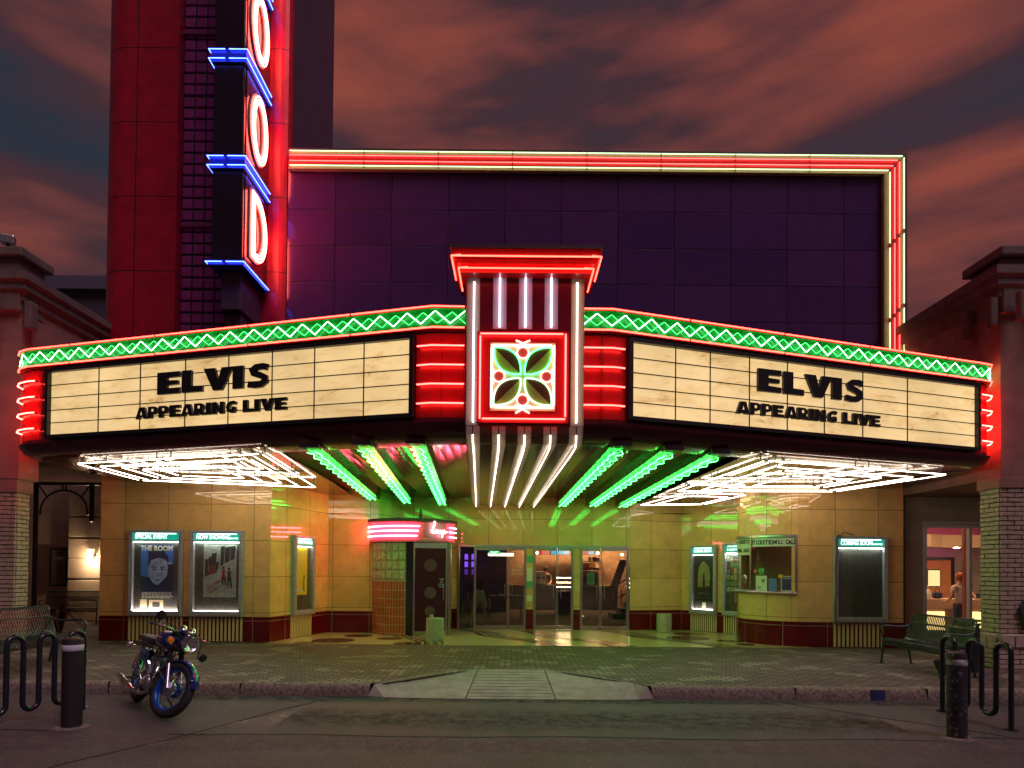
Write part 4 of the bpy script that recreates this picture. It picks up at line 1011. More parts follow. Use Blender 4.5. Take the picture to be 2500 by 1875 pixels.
nest([(-7.25,10.85),(-3.75,9.75),(-4.15,13.8),(-7.35,12.9)], 5, ln)
lt = MB(); lt.bb(3.9,7.3,12.4,12.42,3.53,3.543); rn = lt.build('neon_grid_rail', endcap, mq); tag(rn, 'carrier of the right white neon rectangles')
nest([(3.85,9.95),(7.45,11.2),(6.75,13.7),(1.9+1.6,13.9)], 4, rn, sp=.21)
lt = MB(); lt.bb(3.6,4.7,15.4,15.42,3.53,3.543); rn = lt.build('neon_grid_rail', endcap, mq)
nest([(3.75,14.15),(5.15,14.4),(4.85,16.6),(2.6+.7,16.9)], 2, rn, sp=.3)
lamp = MB(); lamp.lathe([(0,3.50),(.13,3.50),(.16,3.53),(.16,3.545)], (-4.62,12.9,0), 18); lamp.build('recessed_lamp', P('lamp_glass', (.8,.6,.4), .3, emis=(1,.7,.4), es=.6), mq, smooth=50)
# ------------------------------------------------------------------ centre pylon
py = thing('marquee_pylon', 'tall centre pylon of the marquee with clover neon emblem and white tubes', 'neon sign', (.15,8.6,3.4))
XC, HW, YF = .148, .775, 8.55
def XS(s, y): f = max(0,(y-8.75))/8.3; return (XC+s*HW)*(1-f)+(-.20+s*.86)*f
plum = P('plum_enamel', (.09,.003,.010), .22)
mb = MB(); mb.bb(XC-HW,XC+HW,YF,9.3,3.62,5.66); mb.build('pylon_body', whitep, py, bevel=.012)
mb = MB(); mb.bb(XC-HW+.175,XC+HW-.175,YF-.006,YF,3.62,5.62); mb.build('pylon_face', plum, py)
# curved foot and long tray running back under the marquee
prof = [(YF+.02+.14-.14*math.cos(math.radians(a)), 3.56-.15*math.sin(math.radians(a))) for a in range(0,91,15)]
prof = [(YF,3.62)]+[(y-.02,z) for y,z in prof]+[(17.1,3.42)]
mb = MB()
for (p, q_) in zip(prof, prof[1:]): mb.face([(XS(-1,p[0]),p[0],p[1]),(XS(1,p[0]),p[0],p[1]),(XS(1,q_[0]),q_[0],q_[1]),(XS(-1,q_[0]),q_[0],q_[1])], [(XC-HW,p[0]),(XC+HW,p[0]),(XC+HW,q_[0]),(XC-HW,q_[0])])
for s in (-1,1): mb.face([(XS(s,p[0]),p[0],p[1]) for p in prof]+[(XS(s,17.1),17.1,3.85),(XC+s*HW,YF+.1,3.85)])
mb.face([(XS(-1,17.1),17.1,3.42),(XS(1,17.1),17.1,3.42),(XS(1,17.1),17.1,3.85),(XS(-1,17.1),17.1,3.85)])
mb.build('foot_tray', P('tray_brown', (.075,.035,.02), .13, metal=.3), py, smooth=40)
sxs = [XC+(i-2)*.337 for i in range(5)]; n_rib = EM('rib_neon', (1,.80,.62), 5.5)
mb_s = MB()
for i, x in enumerate(sxs):
    mb = MB(); e_ = .004
    for (p, q_) in zip(prof, prof[1:]):
        dz = Vector((0, p[1]-q_[1], q_[0]-p[0])).normalized()*-e_ if False else None
        n_ = Vector((0, (q_[1]-p[1]), -(q_[0]-p[0]))).normalized()
        f0 = 1-.42*max(0,(p[0]-8.9))/6.5; f1 = 1-.42*max(0,(q_[0]-8.9))/6.5
        sk0 = lambda y: x+((-.20+(i-2)*.372)-x)*max(0,(y-8.75))/8.3
        f0 = f1 = 1.0; xa, xb = sk0(p[0]), sk0(q_[0])
        mb.face([(xa-.088*f0,p[0]+n_.y*e_,p[1]+n_.z*e_),(xa+.088*f0,p[0]+n_.y*e_,p[1]+n_.z*e_),(xb+.088*f1,q_[0]+n_.y*e_,q_[1]+n_.z*e_),(xb-.088*f1,q_[0]+n_.y*e_,q_[1]+n_.z*e_)])
    fs = mb.build('flute_strip', whitep, py, smooth=50)
    sk = lambda y: x+((-.20+(i-2)*.372)-x)*max(0,(y-8.75))/8.3
    low = [(x,YF-.05,3.62),(x,YF-.05,3.50),(x,YF-.02,3.40),(x,YF+.10,3.355),(sk(9.3),9.3,3.35),(sk(12.8),12.8,3.36)]
    nt(low, .0085, 'neon_tube', n_rib, fs)
    nt([(sk(12.83),12.83,3.39),(sk(12.86),12.86,3.36),(sk(17.0),17.0,3.37),(sk(17.03),17.03,3.40)], .0085, 'neon_tube', n_rib, fs)
    if i in (0,4):
        MB().tube([(x,YF,5.50),(x,YF-.05,5.50),(x,YF-.05,3.68),(x,YF,3.68)], .0105).build('neon_tube', n_rib if i else n_wcool, py)
    else:
        mb = MB(); mb.bb(x-.088,x+.088,YF-.012,YF-.007,4.90,5.60); f2 = mb.build('flute_strip', P('strip_lilac', (.36,.27,.34), .35), py)
        MB().tube([(x,YF,5.56),(x,YF-.05,5.56),(x,YF-.05,4.93),(x,YF,4.93)], .0105).build('neon_tube', n_wcool, f2)
# cap
mb = MB()
def tier(mb, hw, yf, z0, z1, yb=9.3): mb.bb(XC-hw,XC+hw,yf,yb,z0,z1)
mb = MB(); tier(mb,.845,8.40,5.575,5.65); tier(mb,.91,8.30,5.65,5.71); tier(mb,.945,8.22,5.71,5.80); cap = mb.build('pylon_cap', redpaint, py)
mb = MB(); tier(mb,.965,8.19,5.80,5.845); mb.build('cap_roof', P('cap_dark', (.03,.01,.015), .5), py)
for hw, yf, z in ((.945,8.18,5.69),(.868,8.34,5.61)):
    MB().tube([(XC-hw,yf+.7,z),(XC-hw,yf,z),(XC-hw+.12,yf,z+.012)], .0105).build('neon_tube', n_redo, cap)
    MB().tube([(XC-hw+.02,yf,z),(XC+hw-.02,yf,z)], .0105).build('neon_tube', n_redo, cap)
    MB().tube([(XC+hw-.12,yf,z+.012),(XC+hw,yf,z),(XC+hw,yf+.7,z)], .0105).build('neon_tube', n_redo, cap)
# square emblem
ez0, ez1 = 3.66, 4.86; ec = Vector((XC-.03, YF-.03, 4.26))
mb = MB(); mb.bb(ec.x-.60,ec.x+.60,YF-.03,YF-.006,ez0,ez1); em = mb.build('emblem_panel', redpaint, py)
yv = YF-.075
def sq(h, zc_, mat, r=.0105, gap=.03, parent=em):
    for (a, b) in (((-h,h),(h-gap,h)),((h,h),(h,-h+gap)),((h,-h),(-h+gap,-h)),((-h,-h),(-h,h-gap))):
        MB().tube([(ec.x+a[0],yv,zc_+a[1]),(ec.x+b[0],yv,zc_+b[1])], r).build('neon_tube', mat, parent)
sq(.555, ec.z, n_red)
mb = MB(); mb.bb(ec.x-.425,ec.x+.425,YF-.05,YF-.03,ec.z-.445,ec.z+.445); ew = mb.build('emblem_plate', P('plate_cream', (.62,.38,.26), .4), em)
sq(.405, ec.z, EM('rose_white_neon', (1,.50,.42), 6), parent=ew)
petal = P('petal_maroon', (.12,.022,.012), .3); petal_l = P('petal_brown', (.36,.26,.05), .4)
for k in range(4):
    a = math.radians(45+90*k); d = Vector((math.cos(a),0,math.sin(a))); s_ = Vector((-math.sin(a),0,math.cos(a))); L0 = .04; L1 = .53
    n = 16; up_ = []; dn = []
    for i in range(n+1):
        f = i/n; w_ = .135*math.sin(PI*f)**.8; p = Vector((ec.x,YF-.054,ec.z))+d*(L0+(L1-L0)*f); up_.append(p+s_*w_); dn.append(p-s_*w_)
    mid = [Vector((ec.x,YF-.054,ec.z))+d*(L0+(L1-L0)*i/n) for i in range(n+1)]
    hi, lo = (up_, dn) if s_.z*1 > 0 else (dn, up_)
    mb = MB(); mb.face(mid+hi[::-1][1:-1]) ; mb.build('petal', petal, ew)
    mb = MB(); mb.face(mid+lo[::-1][1:-1]); mb.build('petal', petal_l, ew)
    pth = [Vector((p.x,yv,p.z)) for p in up_]+[Vector((p.x,yv,p.z)) for p in dn[::-1]]
    MB().tube(pth, .0085).build('petal_tube', EM('mint_white_neon', (.40,1,.50), 4) if k > 1 else n_green, ew)
for (dx, dz) in ((0,1),(1,0),(0,-1),(-1,0)):
    c_ = ec+Vector((dx*.31,0,dz*.31))
    MB().lathe([(0,0),(.062,0),(.062,.01),(0,.01)], (c_.x,YF-.052,c_.z), 20, M=Matrix(((1,0,0),(0,0,-1),(0,1,0)))).build('red_disc', P('disc_rose', (.70,.13,.10), .35), ew)
    MB().tube([(c_.x+.075*math.cos(t_),yv,c_.z+.075*math.sin(t_)) for t_ in [2*PI*i/20 for i in range(20)]], .0085, closed=True).build('ring_tube', EM('rose_neon', (1,.35,.30), 4), ew)
    sdx, sdz = (1,0) if dx == 0 else (0,1)
    e1 = c_+Vector((dx*.075,0,dz*.075)); MB().tube([(e1.x-sdx*.10,yv,e1.z-sdz*.10),(e1.x+sdx*.10,yv,e1.z+sdz*.10)], .0085).build('bar_tube', EM('rose_white_neon', (1,.50,.42), 6), ew)
for sx_ in (-1,1):
    for zz in (ec.z+.44, ec.z-.44):
        sg = 1 if zz > ec.z else -1
        MB().tube([(ec.x+sx_*.09,yv+.02,zz+sg*.035),(ec.x+sx_*.02,yv,zz-sg*.0),(ec.x,yv,zz-sg*.02)], .008).build('cross_tube', EM('rose_white_neon', (1,.50,.42), 6), em)
# ------------------------------------------------------------------ poster cases
hdr = P('header_teal', (.02,.20,.16), .3, emis=(.0,.42,.28), es=.6)
hdr_t = EM('header_white', (.8,1,.92), 1.6)
felt = P('felt_charcoal', (.085,.08,.07), .8, noise=.45, nscale=12)
def poster_case(p0, p1, s0, s1, lab, head1, head2, z0=.685, z1=2.52, bottom_light=0, top_light=1.0, fmat=None, dim=1):
    o, r, n = frame_on(p0, p1); ang = math.atan2(r.y, r.x); up = Vector((0,0,1)); W = s1-s0; base = o+r*(s0+W/2)+n*.0
    fmat = fmat or alum
    t = thing('poster_case', lab, 'poster case', tuple(base+up*z0), group='poster cases on the theatre front')
    def bx_(mb, a, b, za, zb, d0, d1):
        c_ = o+r*(s0+(a+b)/2)+n*(d0+d1)/2; mb.box((c_.x,c_.y,(za+zb)/2), (b-a,d1-d0,zb-za), rz=ang)
    f = .085; mb = MB()
    bx_(mb,0,W,z0,z0+f+.03,.003,.10); bx_(mb,0,W,z1-f*.7,z1,.003,.10); bx_(mb,0,f,z0+f+.03,z1-f*.7,.003,.10); bx_(mb,W-f,W,z0+f+.03,z1-f*.7,.003,.10)
    hz = z1-f*.7-.155
    bx_(mb,f,W-f,hz-.03,hz,.03,.095)
    mb.build('case_frame', fmat, t, bevel=.008)
    mb = MB(); bx_(mb,.028,W-.028,z0+.03,z0+.055,.10,.115); bx_(mb,.028,W-.028,z1-.04,z1-.02,.10,.115); bx_(mb,.02,.04,z0+.03,z1-.02,.10,.112); bx_(mb,W-.04,W-.02,z0+.03,z1-.02,.10,.112)
    mb.build('frame_bead', fmat, t)
    mb = MB(); bx_(mb,f,W-f,hz,z1-f*.7,.02,.07); h = mb.build('header_light', hdr, t)
    mb = MB(); bx_(mb,f+.06,W-f-.06,hz+.128,hz+.150,.071,.073); mb.build('tube_glow', EM('header_hot', (.65,1,.88), 2.2*dim), h)
    hs = min(.125, .125*W/1.15*1.2)
    tt = text('lettering', head1, hs, o+r*(s0+f+.05)+n*.075+up*(hz+.03), r, hdr_t, h, bold=.015, align='LEFT', sx=(W-2*f-.1)*(.78 if head2 else .98)/max(.1, hs*.66*len(head1)))
    if head2: text('lettering', head2, .055, o+r*(s0+W-f-.03)+n*.075+up*(hz+.03), r, hdr_t, h, align='RIGHT', sx=1)
    mb = MB(); bx_(mb,f,W-f,z0+f+.03,hz-.03,.006,.012); mb.build('felt_backing', felt, t)
    mb = MB(); bx_(mb,f,W-f,z0+f+.03,hz-.03,.082,.086); mb.build('case_glass', glass, t)
    if bottom_light:
        mb = MB(); bx_(mb,f+.02,W-f-.02,z0+f+.032,z0+f+.045,.03,.06); mb.build('case_lamp', EM('case_lamp_%d' % int(bottom_light*10), (1,.85,.72), bottom_light*6), t)
    if top_light:
        mb = MB(); bx_(mb,f+.02,W-f-.02,hz-.045,hz-.033,.03,.06); mb.build('case_lamp', EM('case_lamp_top_%d' % int(top_light*10), (.85,1,.85), top_light*9), t)
    def sheet(nm, a, b, za, zb, mat, d=.014, par=None):
        mb = MB(); bx_(mb,a,b,za,zb,d-.002,d); return mb.build(nm, mat, par or t)
    def lay(poly, nm, mat, d, par):   # flat printed shape in case coordinates (metres along, metres up)
        mb = MB(); mb.face([o+r*(s0+a)+n*d+up*b for a, b in poly]); return mb.build(nm, mat, par)
    t_ = lambda s, sz, a, zz, mat, par, d=.018, **k: text('lettering', s, sz, o+r*(s0+a)+n*d+up*zz, r, mat, par, depth=.001, **k)
    return t, sheet, lay, t_
LW = ((XL,14.0),(-5.16,14.0)); CH = ((-5.16,14.0),(-4.55,16.2)); AW = ((4.62,17.9),(5.85,16.42)); RW = ((6.35,14.0),(XR,14.0))
# special event case
t, sheet, lay, tx = poster_case(*LW, .65, 1.80, 'poster case headed SPECIAL EVENT with a blue portrait poster and bright white base', 'SPECIAL EVENT', None, bottom_light=7, top_light=1.5)
pb = P('poster_night', (.016,.022,.075), .45); po = sheet('poster', .23, .92, 1.08, 2.22, pb)
def ell(cx_, cz_, rx, rz, n=24, a0=0, a1=360): return [(cx_+rx*math.cos(math.radians(a0+(a1-a0)*i/n)), cz_+rz*math.sin(math.radians(a0+(a1-a0)*i/n))) for i in range(n+(1 if a1-a0 < 360 else 0))]
lay([(.23,1.55),(.42,1.50),(.38,2.10),(.23,2.20)], 'blue_ground', P('print_blue', (.05,.20,.70), .4), .015, po)
lay([(.72,1.75),(.92,1.80),(.92,2.2),(.76,2.1)], 'blue_ground', P('print_blue', (0,0,0)), .015, po)
lay(ell(.60,1.68,.21,.33), 'pale_face_shape', P('print_pale', (.36,.48,.80), .45, noise=.5, nscale=14), .0155, po)
lay([(.38,1.72),(.40,1.98),(.52,2.09),(.70,2.08),(.82,1.96),(.82,1.72),(.78,1.88),(.62,1.93),(.46,1.88)], 'dark_hair_shape', pb, .016, po)
for s in (-1,1): lay([(.60+s*.04,1.70),(.60+s*.14,1.73),(.60+s*.14,1.755),(.60+s*.04,1.725)], 'brow', pb, .0163, po); lay(ell(.60+s*.09,1.68,.035,.014,10), 'eye_shape', pb, .0163, po)
lay([(.585,1.68),(.60,1.53),(.63,1.54),(.615,1.55)], 'nose_shade', P('print_mid', (.10,.15,.33), .5), .0163, po); lay([(.54,1.455),(.60,1.468),(.66,1.455),(.60,1.44)], 'mouth_shape', pb, .0163, po)
lay([(.61,1.35),(.80,1.55),(.81,1.72),(.92,1.6),(.92,1.2),(.42,1.2),(.44,1.36)], 'dark_coat_shape', pb, .0165, po)
tx('THE ROOM', .155, .57, 2.08, paper, po, bold=.02, sx=.86)
tx('PREVIEW', .05, .80, 1.80, paper, po, bold=.01)
for i in range(6): tx(('STARRING AND PRODUCED WITH THANKS','A MIDNIGHT SHOW AT THIS THEATRE','TICKETS AT THE WINDOW ON THE RIGHT','DOORS OPEN FROM ELEVEN TONIGHT')[i % 4] if False else '', .02, .5, 1.2, paper, po) if False else None
mb = MB(); rnd = random.Random(8)
for k in range(5):
    a = .26
    while a < .86:
        w_ = rnd.uniform(.03,.09); q0 = .26+0; oo, rr, n_ = frame_on(*LW); c_ = oo+rr*(.65+a+w_/2)+n_*.017; mb.box((c_.x,c_.y,1.19-.028*k),(w_,.001,.014)); a += w_+.014
mb.build('credit_lines', paper, po)
sheet('taped_notice', .23, .37, .86, 1.04, P('paper_cream', (.72,.60,.36), .6)); nb2 = sheet('taped_notice', .42, .72, .80, 1.03, P('paper_cream', (0,0,0)))
lay([(.49,.87),(.65,.87),(.65,.985),(.49,.985)], 'printed_block', P('felt_charcoal',(0,0,0)), .0155, nb2)
# now showing case
t, sheet, lay, tx = poster_case(*LW, 1.95, 3.09, 'poster case headed NOW SHOWING with a grey city poster, right of the blue one', 'NOW SHOWING', 'THEATRE', bottom_light=1.8, top_light=2)
po = sheet('poster', .27, .97, 1.10, 2.22, P('print_grey', (.38,.42,.38), .5, noise=.35, nscale=8))
pd = P('print_dark', (.04,.04,.045), .5, noise=.4, nscale=16); pr = P('print_red', (.32,.02,.03), .5)
lay([(.27,1.28),(.97,1.78),(.97,1.84),(.27,1.34)], 'pavement_edge', P('print_light', (.38,.38,.36), .5), .0152, po)
for k, (a, b, h) in enumerate(((.30,.36,1.92),(.38,.47,1.98),(.50,.58,1.86),(.44,.53,2.05),(.63,.70,2.20),(.72,.82,2.18),(.84,.93,2.2))): lay([(a,1.52+.1*k*.6),(b,1.56+.1*k*.6),(b+.02,h),(a,h-.02)], 'tower_shape', pd, .0153+.0002*k, po)
lay([(.34,1.55),(.56,1.62),(.52,1.80),(.40,1.76)], 'red_smear', P('print_rust', (.16,.04,.035), .5), .017, po)
def figure(cx_, cz_, h, mat, mat2):
    lay(ell(cx_,cz_+h*.92,h*.055,h*.075,10), 'figure_head', P('print_skin',(.45,.28,.2),.6), .0175, po)
    lay([(cx_-h*.11,cz_+h*.82),(cx_+h*.11,cz_+h*.82),(cx_+h*.07,cz_+h*.6),(cx_+h*.13,cz_+h*.42),(cx_-h*.13,cz_+h*.42),(cx_-h*.07,cz_+h*.6)], 'figure_coat', mat, .0176, po)
    lay([(cx_-h*.09,cz_+h*.42),(cx_+.01,cz_+h*.42),(cx_-h*.02,cz_),(cx_-h*.07,cz_+.02)], 'figure_leg', mat2, .0174, po); lay([(cx_,cz_+h*.42),(cx_+h*.1,cz_+h*.42),(cx_+h*.16,cz_+.02),(cx_+h*.1,cz_)], 'figure_leg', mat2, .0174, po)
figure(.70,1.34,.42,pr,P('print_skin',(0,0,0))); figure(.82,1.28,.46,P('print_navy',(.03,.04,.07),.5),P('print_navy',(0,0,0)))
oo, rr, nn_ = frame_on(*LW)
rt = (math.cos(.62)*rr.x, math.cos(.62)*rr.y, math.sin(.62)); ut = (-math.sin(.62)*rr.x, -math.sin(.62)*rr.y, math.cos(.62))
for k, s in enumerate(('THE','ADJUSTMENT','BUREAU')): text('lettering', s, (.05,.085,.085)[k], oo+rr*(1.95+(.34,.37,.43)[k])+nn_*.0185+Vector((0,0,(1.315,1.235,1.165)[k])), rt, pr, po, depth=.001, bold=.02, align='LEFT', up=ut, sx=.82)
text('lettering', 'SHOWING ALL WEEK' if False else 'COMING SOON', .04, oo+rr*(1.95+.60)+nn_*.0185+Vector((0,0,1.17)), rt, pr, po, depth=.001, align='LEFT', up=ut)
# narrow case on the chamfer
t, sheet, lay, tx = poster_case(*CH, .76, 1.58, 'narrow poster case with a yellow poster on the angled wall beside the lounge kiosk', 'NOW SHOWING', None, z0=.66, z1=2.48, top_light=1)
po = sheet('poster', .12, .60, 1.12, 2.20, P('print_yellow', (.75,.55,.03), .5, emis=(.8,.55,.03), es=.0))
for k, s in enumerate(('fugitive','celebrity','slacker','joker','alien.')): tx(s, .088, .14, 2.05-.135*k, paper, po, align='LEFT', sx=.95)
tx('PAUL', .13, .15, 1.20, paper, po, align='LEFT', bold=.03); lay([(.45,1.20),(.50,1.2),(.49,1.45),(.51,1.55),(.47,1.6),(.45,1.5)], 'dark_figure', pd, .0165, po)
# angled right wall, dark poster with pale arch
t, sheet, lay, tx = poster_case(*AW, .32, 1.14, 'narrow poster case holding a black poster with a pale jagged arch', 'COMING SOON', None, z0=.62, z1=2.43, bottom_light=2.5, top_light=1)
po = sheet('poster', .14, .68, .95, 2.18, P('print_black', (.018,.018,.016), .4)); pale = P('print_sand', (.42,.33,.15), .6, noise=.4, nscale=14)
lay([(.22,1.35),(.28,1.30),(.31,1.36),(.36,1.30),(.41,1.38),(.46,1.31),(.51,1.37),(.58,1.34),(.60,1.62),(.57,1.84),(.50,1.93),(.40,2.02),(.31,1.94),(.24,1.80)], 'pale_arch', pale, .0155, po)
lay([(.37,1.34),(.45,1.34),(.44,1.58),(.43,1.66),(.41,1.72),(.39,1.66),(.37,1.56)], 'standing_shape', P('print_black',(0,0,0)), .016, po)
tx('black death', .07, .41, 1.14, pale, po); sheet('taped_notice', .36, .47, .78, .92, paper)
# case behind the booth with many small flyers
t, sheet, lay, tx = poster_case(*AW, 1.32, 1.90, 'narrow poster case crowded with small flyers, half behind the ticket booth', 'NOW', None, z0=.62, z1=2.46, top_light=4, bottom_light=0)
rnd = random.Random(11); fl = [P('flyer_%s' % c_, v, .7, noise=.6, nscale=25) for c_, v in (('cream',(.62,.50,.26)),('white',(.6,.6,.5)),('green',(.2,.35,.2)),('olive',(.35,.32,.14)),('red',(.35,.08,.05)))]
for i in range(4):
    for j in range(7): sheet('flyer', .09+i*.10, .09+i*.10+rnd.uniform(.07,.095), 2.16-j*.155, 2.16-j*.155+rnd.uniform(.09,.14), fl[rnd.randrange(5)], d=.014+.0003*i)
# coming soon case
t, sheet, lay, tx = poster_case(*RW, .50, 1.64, 'empty poster case headed COMING SOON with a torn rubber seal on its left', 'COMING SOON', 'THEATRE', bottom_light=0, top_light=2.2)
oo, rr, nn_ = frame_on(*RW)
rub = P('rubber_grey', (.14,.14,.16), .6, noise=.4)
pts = [oo+rr*a+nn_*.12+Vector((0,0,z)) for a, z in ((.62,2.50),(.56,2.54),(.52,2.48),(.53,2.2),(.50,1.8),(.52,1.4),(.49,1.0),(.50,.74),(.46,.66),(.53,.70),(.57,.62))]
MB().tube(pts, .022, 6).build('torn_seal', rub, t); MB().tube([oo+rr*a+nn_*.13+Vector((0,0,z)) for a, z in ((.55,2.47),(.68,2.60),(.78,2.57),(.9,2.545))], .014, 6).build('torn_seal', rub, t)
# ------------------------------------------------------------------ booth papers, standing on the desk behind the glass
def paper_in_booth(lab, a, z0, z1, w_, mat, nm='leaflet', cat='leaflet', deco=None, r=1.06):
    am = math.radians(a); p = Vector((bx+r*math.cos(am), by+r*math.sin(am), 0)); R_ = Vector((-math.sin(am), math.cos(am), 0)); n = Vector((math.cos(am), math.sin(am), 0))
    t = thing(nm, lab, cat, (p.x,p.y,z0))
    mb = MB(); mb.box(p+Vector((0,0,(z0+z1)/2)), (.006,w_,z1-z0), rz=am); mb.build('sheet', mat, t)
    if deco: deco(t, p, R_, n)
    return t
def txt3(lines, size, mat, z):
    def f(t, p, R_, n):
        for k, s in enumerate(lines): text('lettering', s, size, p+n*.006+Vector((0,0,z-.0-k*size*1.3)), R_, mat, t, depth=.001, bold=.01)
    return f
wht = paper; grn = P('sticker_green', (.03,.30,.08), .5); navyp = P('paper_navy', (.04,.06,.14), .5); bl = P('paper_blue', (.12,.18,.50), .5)
def popc(t, p, R_, n):
    mb = MB()
    for k in range(3): mb.box(p+n*.005+Vector((0,0,1.42-.022*k))-R_*.05, (.002,.10,.008), rz=math.atan2(n.y,n.x))
    mb.build('printed_lines', blk, t); mb = MB(); mb.box(p+n*.005+R_*.05+Vector((0,0,1.55)), (.002,.07,.08), rz=math.atan2(n.y,n.x)); mb.build('printed_cup', P('cup_brown', (.28,.20,.08), .6), t)
paper_in_booth('white popcorn offer sheet at the left of the ticket window', 217, 1.33, 1.66, .27, wht, 'notice', 'notice', popc)
paper_in_booth('blue and white folded leaflet leaning in the middle of the ticket window', 231, 1.33, 1.60, .17, bl)
def nav(t, p, R_, n):
    txt3(['FESTIVAL'] if False else ['PRESENTS'], .035, wht, 1.60)(t,p,R_,n)
    mb = MB(); mb.box(p+n*.0045+Vector((0,0,1.42)), (.002,.14,.10), rz=math.atan2(n.y,n.x)); mb.build('dark_shape', blk, t)
paper_in_booth('navy framed card standing at the right end of the ticket window', 247, 1.33, 1.66, .25, wht, 'framed_card', 'card', nav)
mbp = bpy.data.objects[[o.name for o in bpy.data.objects if o.name.startswith('framed_card')][0]]
am = math.radians(247); p = Vector((bx+1.064*math.cos(am), by+1.064*math.sin(am), 0)); mb = MB(); mb.box(p+Vector((0,0,1.495)), (.003,.22,.29), rz=am); mb.build('card_print', navyp, mbp)
paper_in_booth('small green square sticker on the ticket window', 217.8, 1.69, 1.83, .14, grn, 'sticker', 'sticker', txt3(['FRESH'] if False else ['WELCOME'], .03, wht, 1.77), r=1.085)
rs = thing('round_sticker', 'round red sticker on the left of the ticket window', 'sticker', (bx+1.085*math.cos(math.radians(210)), by+1.085*math.sin(math.radians(210)), 1.76))
am = math.radians(210); M = Matrix(((-math.sin(am),0,math.cos(am)),(math.cos(am),0,math.sin(am)),(0,1,0)))
MB().lathe([(0,0),(.06,0),(.06,.004),(0,.004)], (bx+1.085*math.cos(am), by+1.085*math.sin(am), 1.76), 18, M=M).build('disc', P('sticker_red', (.40,.02,.03), .5), rs)
text('lettering', 'NO', .045, (bx+1.091*math.cos(am), by+1.091*math.sin(am), 1.745), (-math.sin(am),math.cos(am)), wht, rs, depth=.001, bold=.02)
paper_in_booth('small yellow notice high on the right half of the ticket window', 240, 1.62, 1.69, .09, P('sticker_yellow', (.7,.5,.02), .5), 'yellow_tag', 'notice', r=1.085)
paper_in_booth('yellow paper strip on the left side of the ticket booth glass', 158, 1.56, 1.63, .22, P('sticker_yellow', (0,0,0)), 'yellow_strip', 'notice', r=1.115)
sp2 = thing('speak_hole', 'round steel speaking grille in the left pane of the ticket booth', 'speaking grille', (bx+1.1*math.cos(math.radians(193)), by+1.1*math.sin(math.radians(193)), 1.58))
am = math.radians(193); M = Matrix(((-math.sin(am),0,math.cos(am)),(math.cos(am),0,math.sin(am)),(0,1,0)))
MB().lathe([(.0,.03),(.04,.035),(.09,.02),(.10,.0),(.085,-.01)], (bx+1.1*math.cos(am), by+1.1*math.sin(am), 1.58), 20, M=M).build('grille', steel, sp2, smooth=40)
bxs = thing('ticket_slot_box', 'small steel box hanging below the left end of the ticket counter', 'box', (5.24,15.3,1.05))
mb = MB(); mb.box((5.22,15.35,1.16),(.14,.20,.28), rz=.3); mb.build('box_body', steel, bxs, bevel=.01); mb = MB(); mb.box((5.20,15.33,1.01),(.20,.26,.02), rz=.3); mb.build('box_lip', P('lip_maroon', (.15,.01,.01), .4), bxs)
# ------------------------------------------------------------------ brick piers and side buildings
def brickwall(mb, x0, x1, y0, y1, z0, z1, faces, seed, jut=.018, bl_=.235, bh=.078):
    rnd = random.Random(seed); rows = int((z1-z0)/bh); bh = (z1-z0)/rows
    for k in range(rows):
        z = z0+bh*k; off = (k % 2)*bl_*.5
        for (ax, fix, a0, a1, sgn) in faces:
            a = a0-off
            while a < a1-.01:
                s = max(a, a0)+.005; e_ = min(a+bl_, a1)-.005; a += bl_
                if e_-s < .03: continue
                d = rnd.uniform(.004, jut); h = bh-.014+rnd.uniform(-.003,.003); c = (s+e_)/2
                if ax == 'y': mb.box((c, fix+sgn*d/2, z+bh/2), (e_-s, d+.03, h))
                else: mb.box((fix+sgn*d/2, c, z+bh/2), (d+.03, e_-s, h))
pbrick = P('painted_brick', (.45,.33,.25), .75, noise=.3, nscale=12, bump=.8, bscale=50); mort = P('mortar_dark', (.07,.055,.05), .95)
# right shop building
rb = thing('right_shop_building', 'brown stucco corner building with brick pier and shop window on the right', 'building', (10,12,0))
mb = MB(); mb.bb(8.36,26,11.2,30,3.40,6.7); mb.build('upper_storey', stucco_d, rb)
corn = P('cornice_brown', (.17,.115,.10), .85, noise=.3, nscale=4, bump=.4)
mb = MB(); prf = [(0,6.45),(.06,6.50),(.06,6.60),(.14,6.68),(.14,6.80),(.20,6.84),(.20,6.98),(.0,7.0)]
mb.sweep([(8.355,24),(8.355,11.195),(26,11.195)], prf); mb.build('cornice', corn, rb)
mb = MB(); mb.bb(8.34,9.6,11.1,11.9,6.2,7.15); mb.bb(8.24,9.7,11.0,12.0,7.15,7.32)
for yy in (11.15,11.75): mb.bb(8.16,8.3,yy-.0,yy+.14,6.0,6.5)
mb.bb(8.45,8.6,10.86,11.0,6.0,6.5); mb.bb(8.95,9.1,10.86,11.0,6.0,6.5); mb.build('parapet_block', corn, rb, bevel=.03)
mb = MB(); mb.bb(8.38,9.58,11.24,11.70,.15,3.22); mb.build('pier_core', mort, rb)
mb = MB(); brickwall(mb,0,0,0,0,.65,3.22,[('y',11.24,8.37,9.60,-1),('x',8.38,11.24,11.70,-1)],5); brickwall(mb,0,0,0,0,.15,.55,[('y',11.04,8.19,9.80,-1),('x',8.19,11.04,11.80,-1)],6)
for k in range(7): x = 8.21+k*.235; mb.box((x+.11,11.10,.62),(.215,.22,.20))
for k in range(3): mb.box((8.27,11.18+k*.22,.62),(.20,.20,.20))
mb.bb(8.22,9.78,11.07,11.78,.15,.56)
mb.build('brick_pier', pbrick, rb, bevel=.006)
mb = MB(); mb.bb(8.33,9.65,11.19,11.75,3.22,3.40); mb.build('pier_cap', stucco_d, rb, bevel=.01)
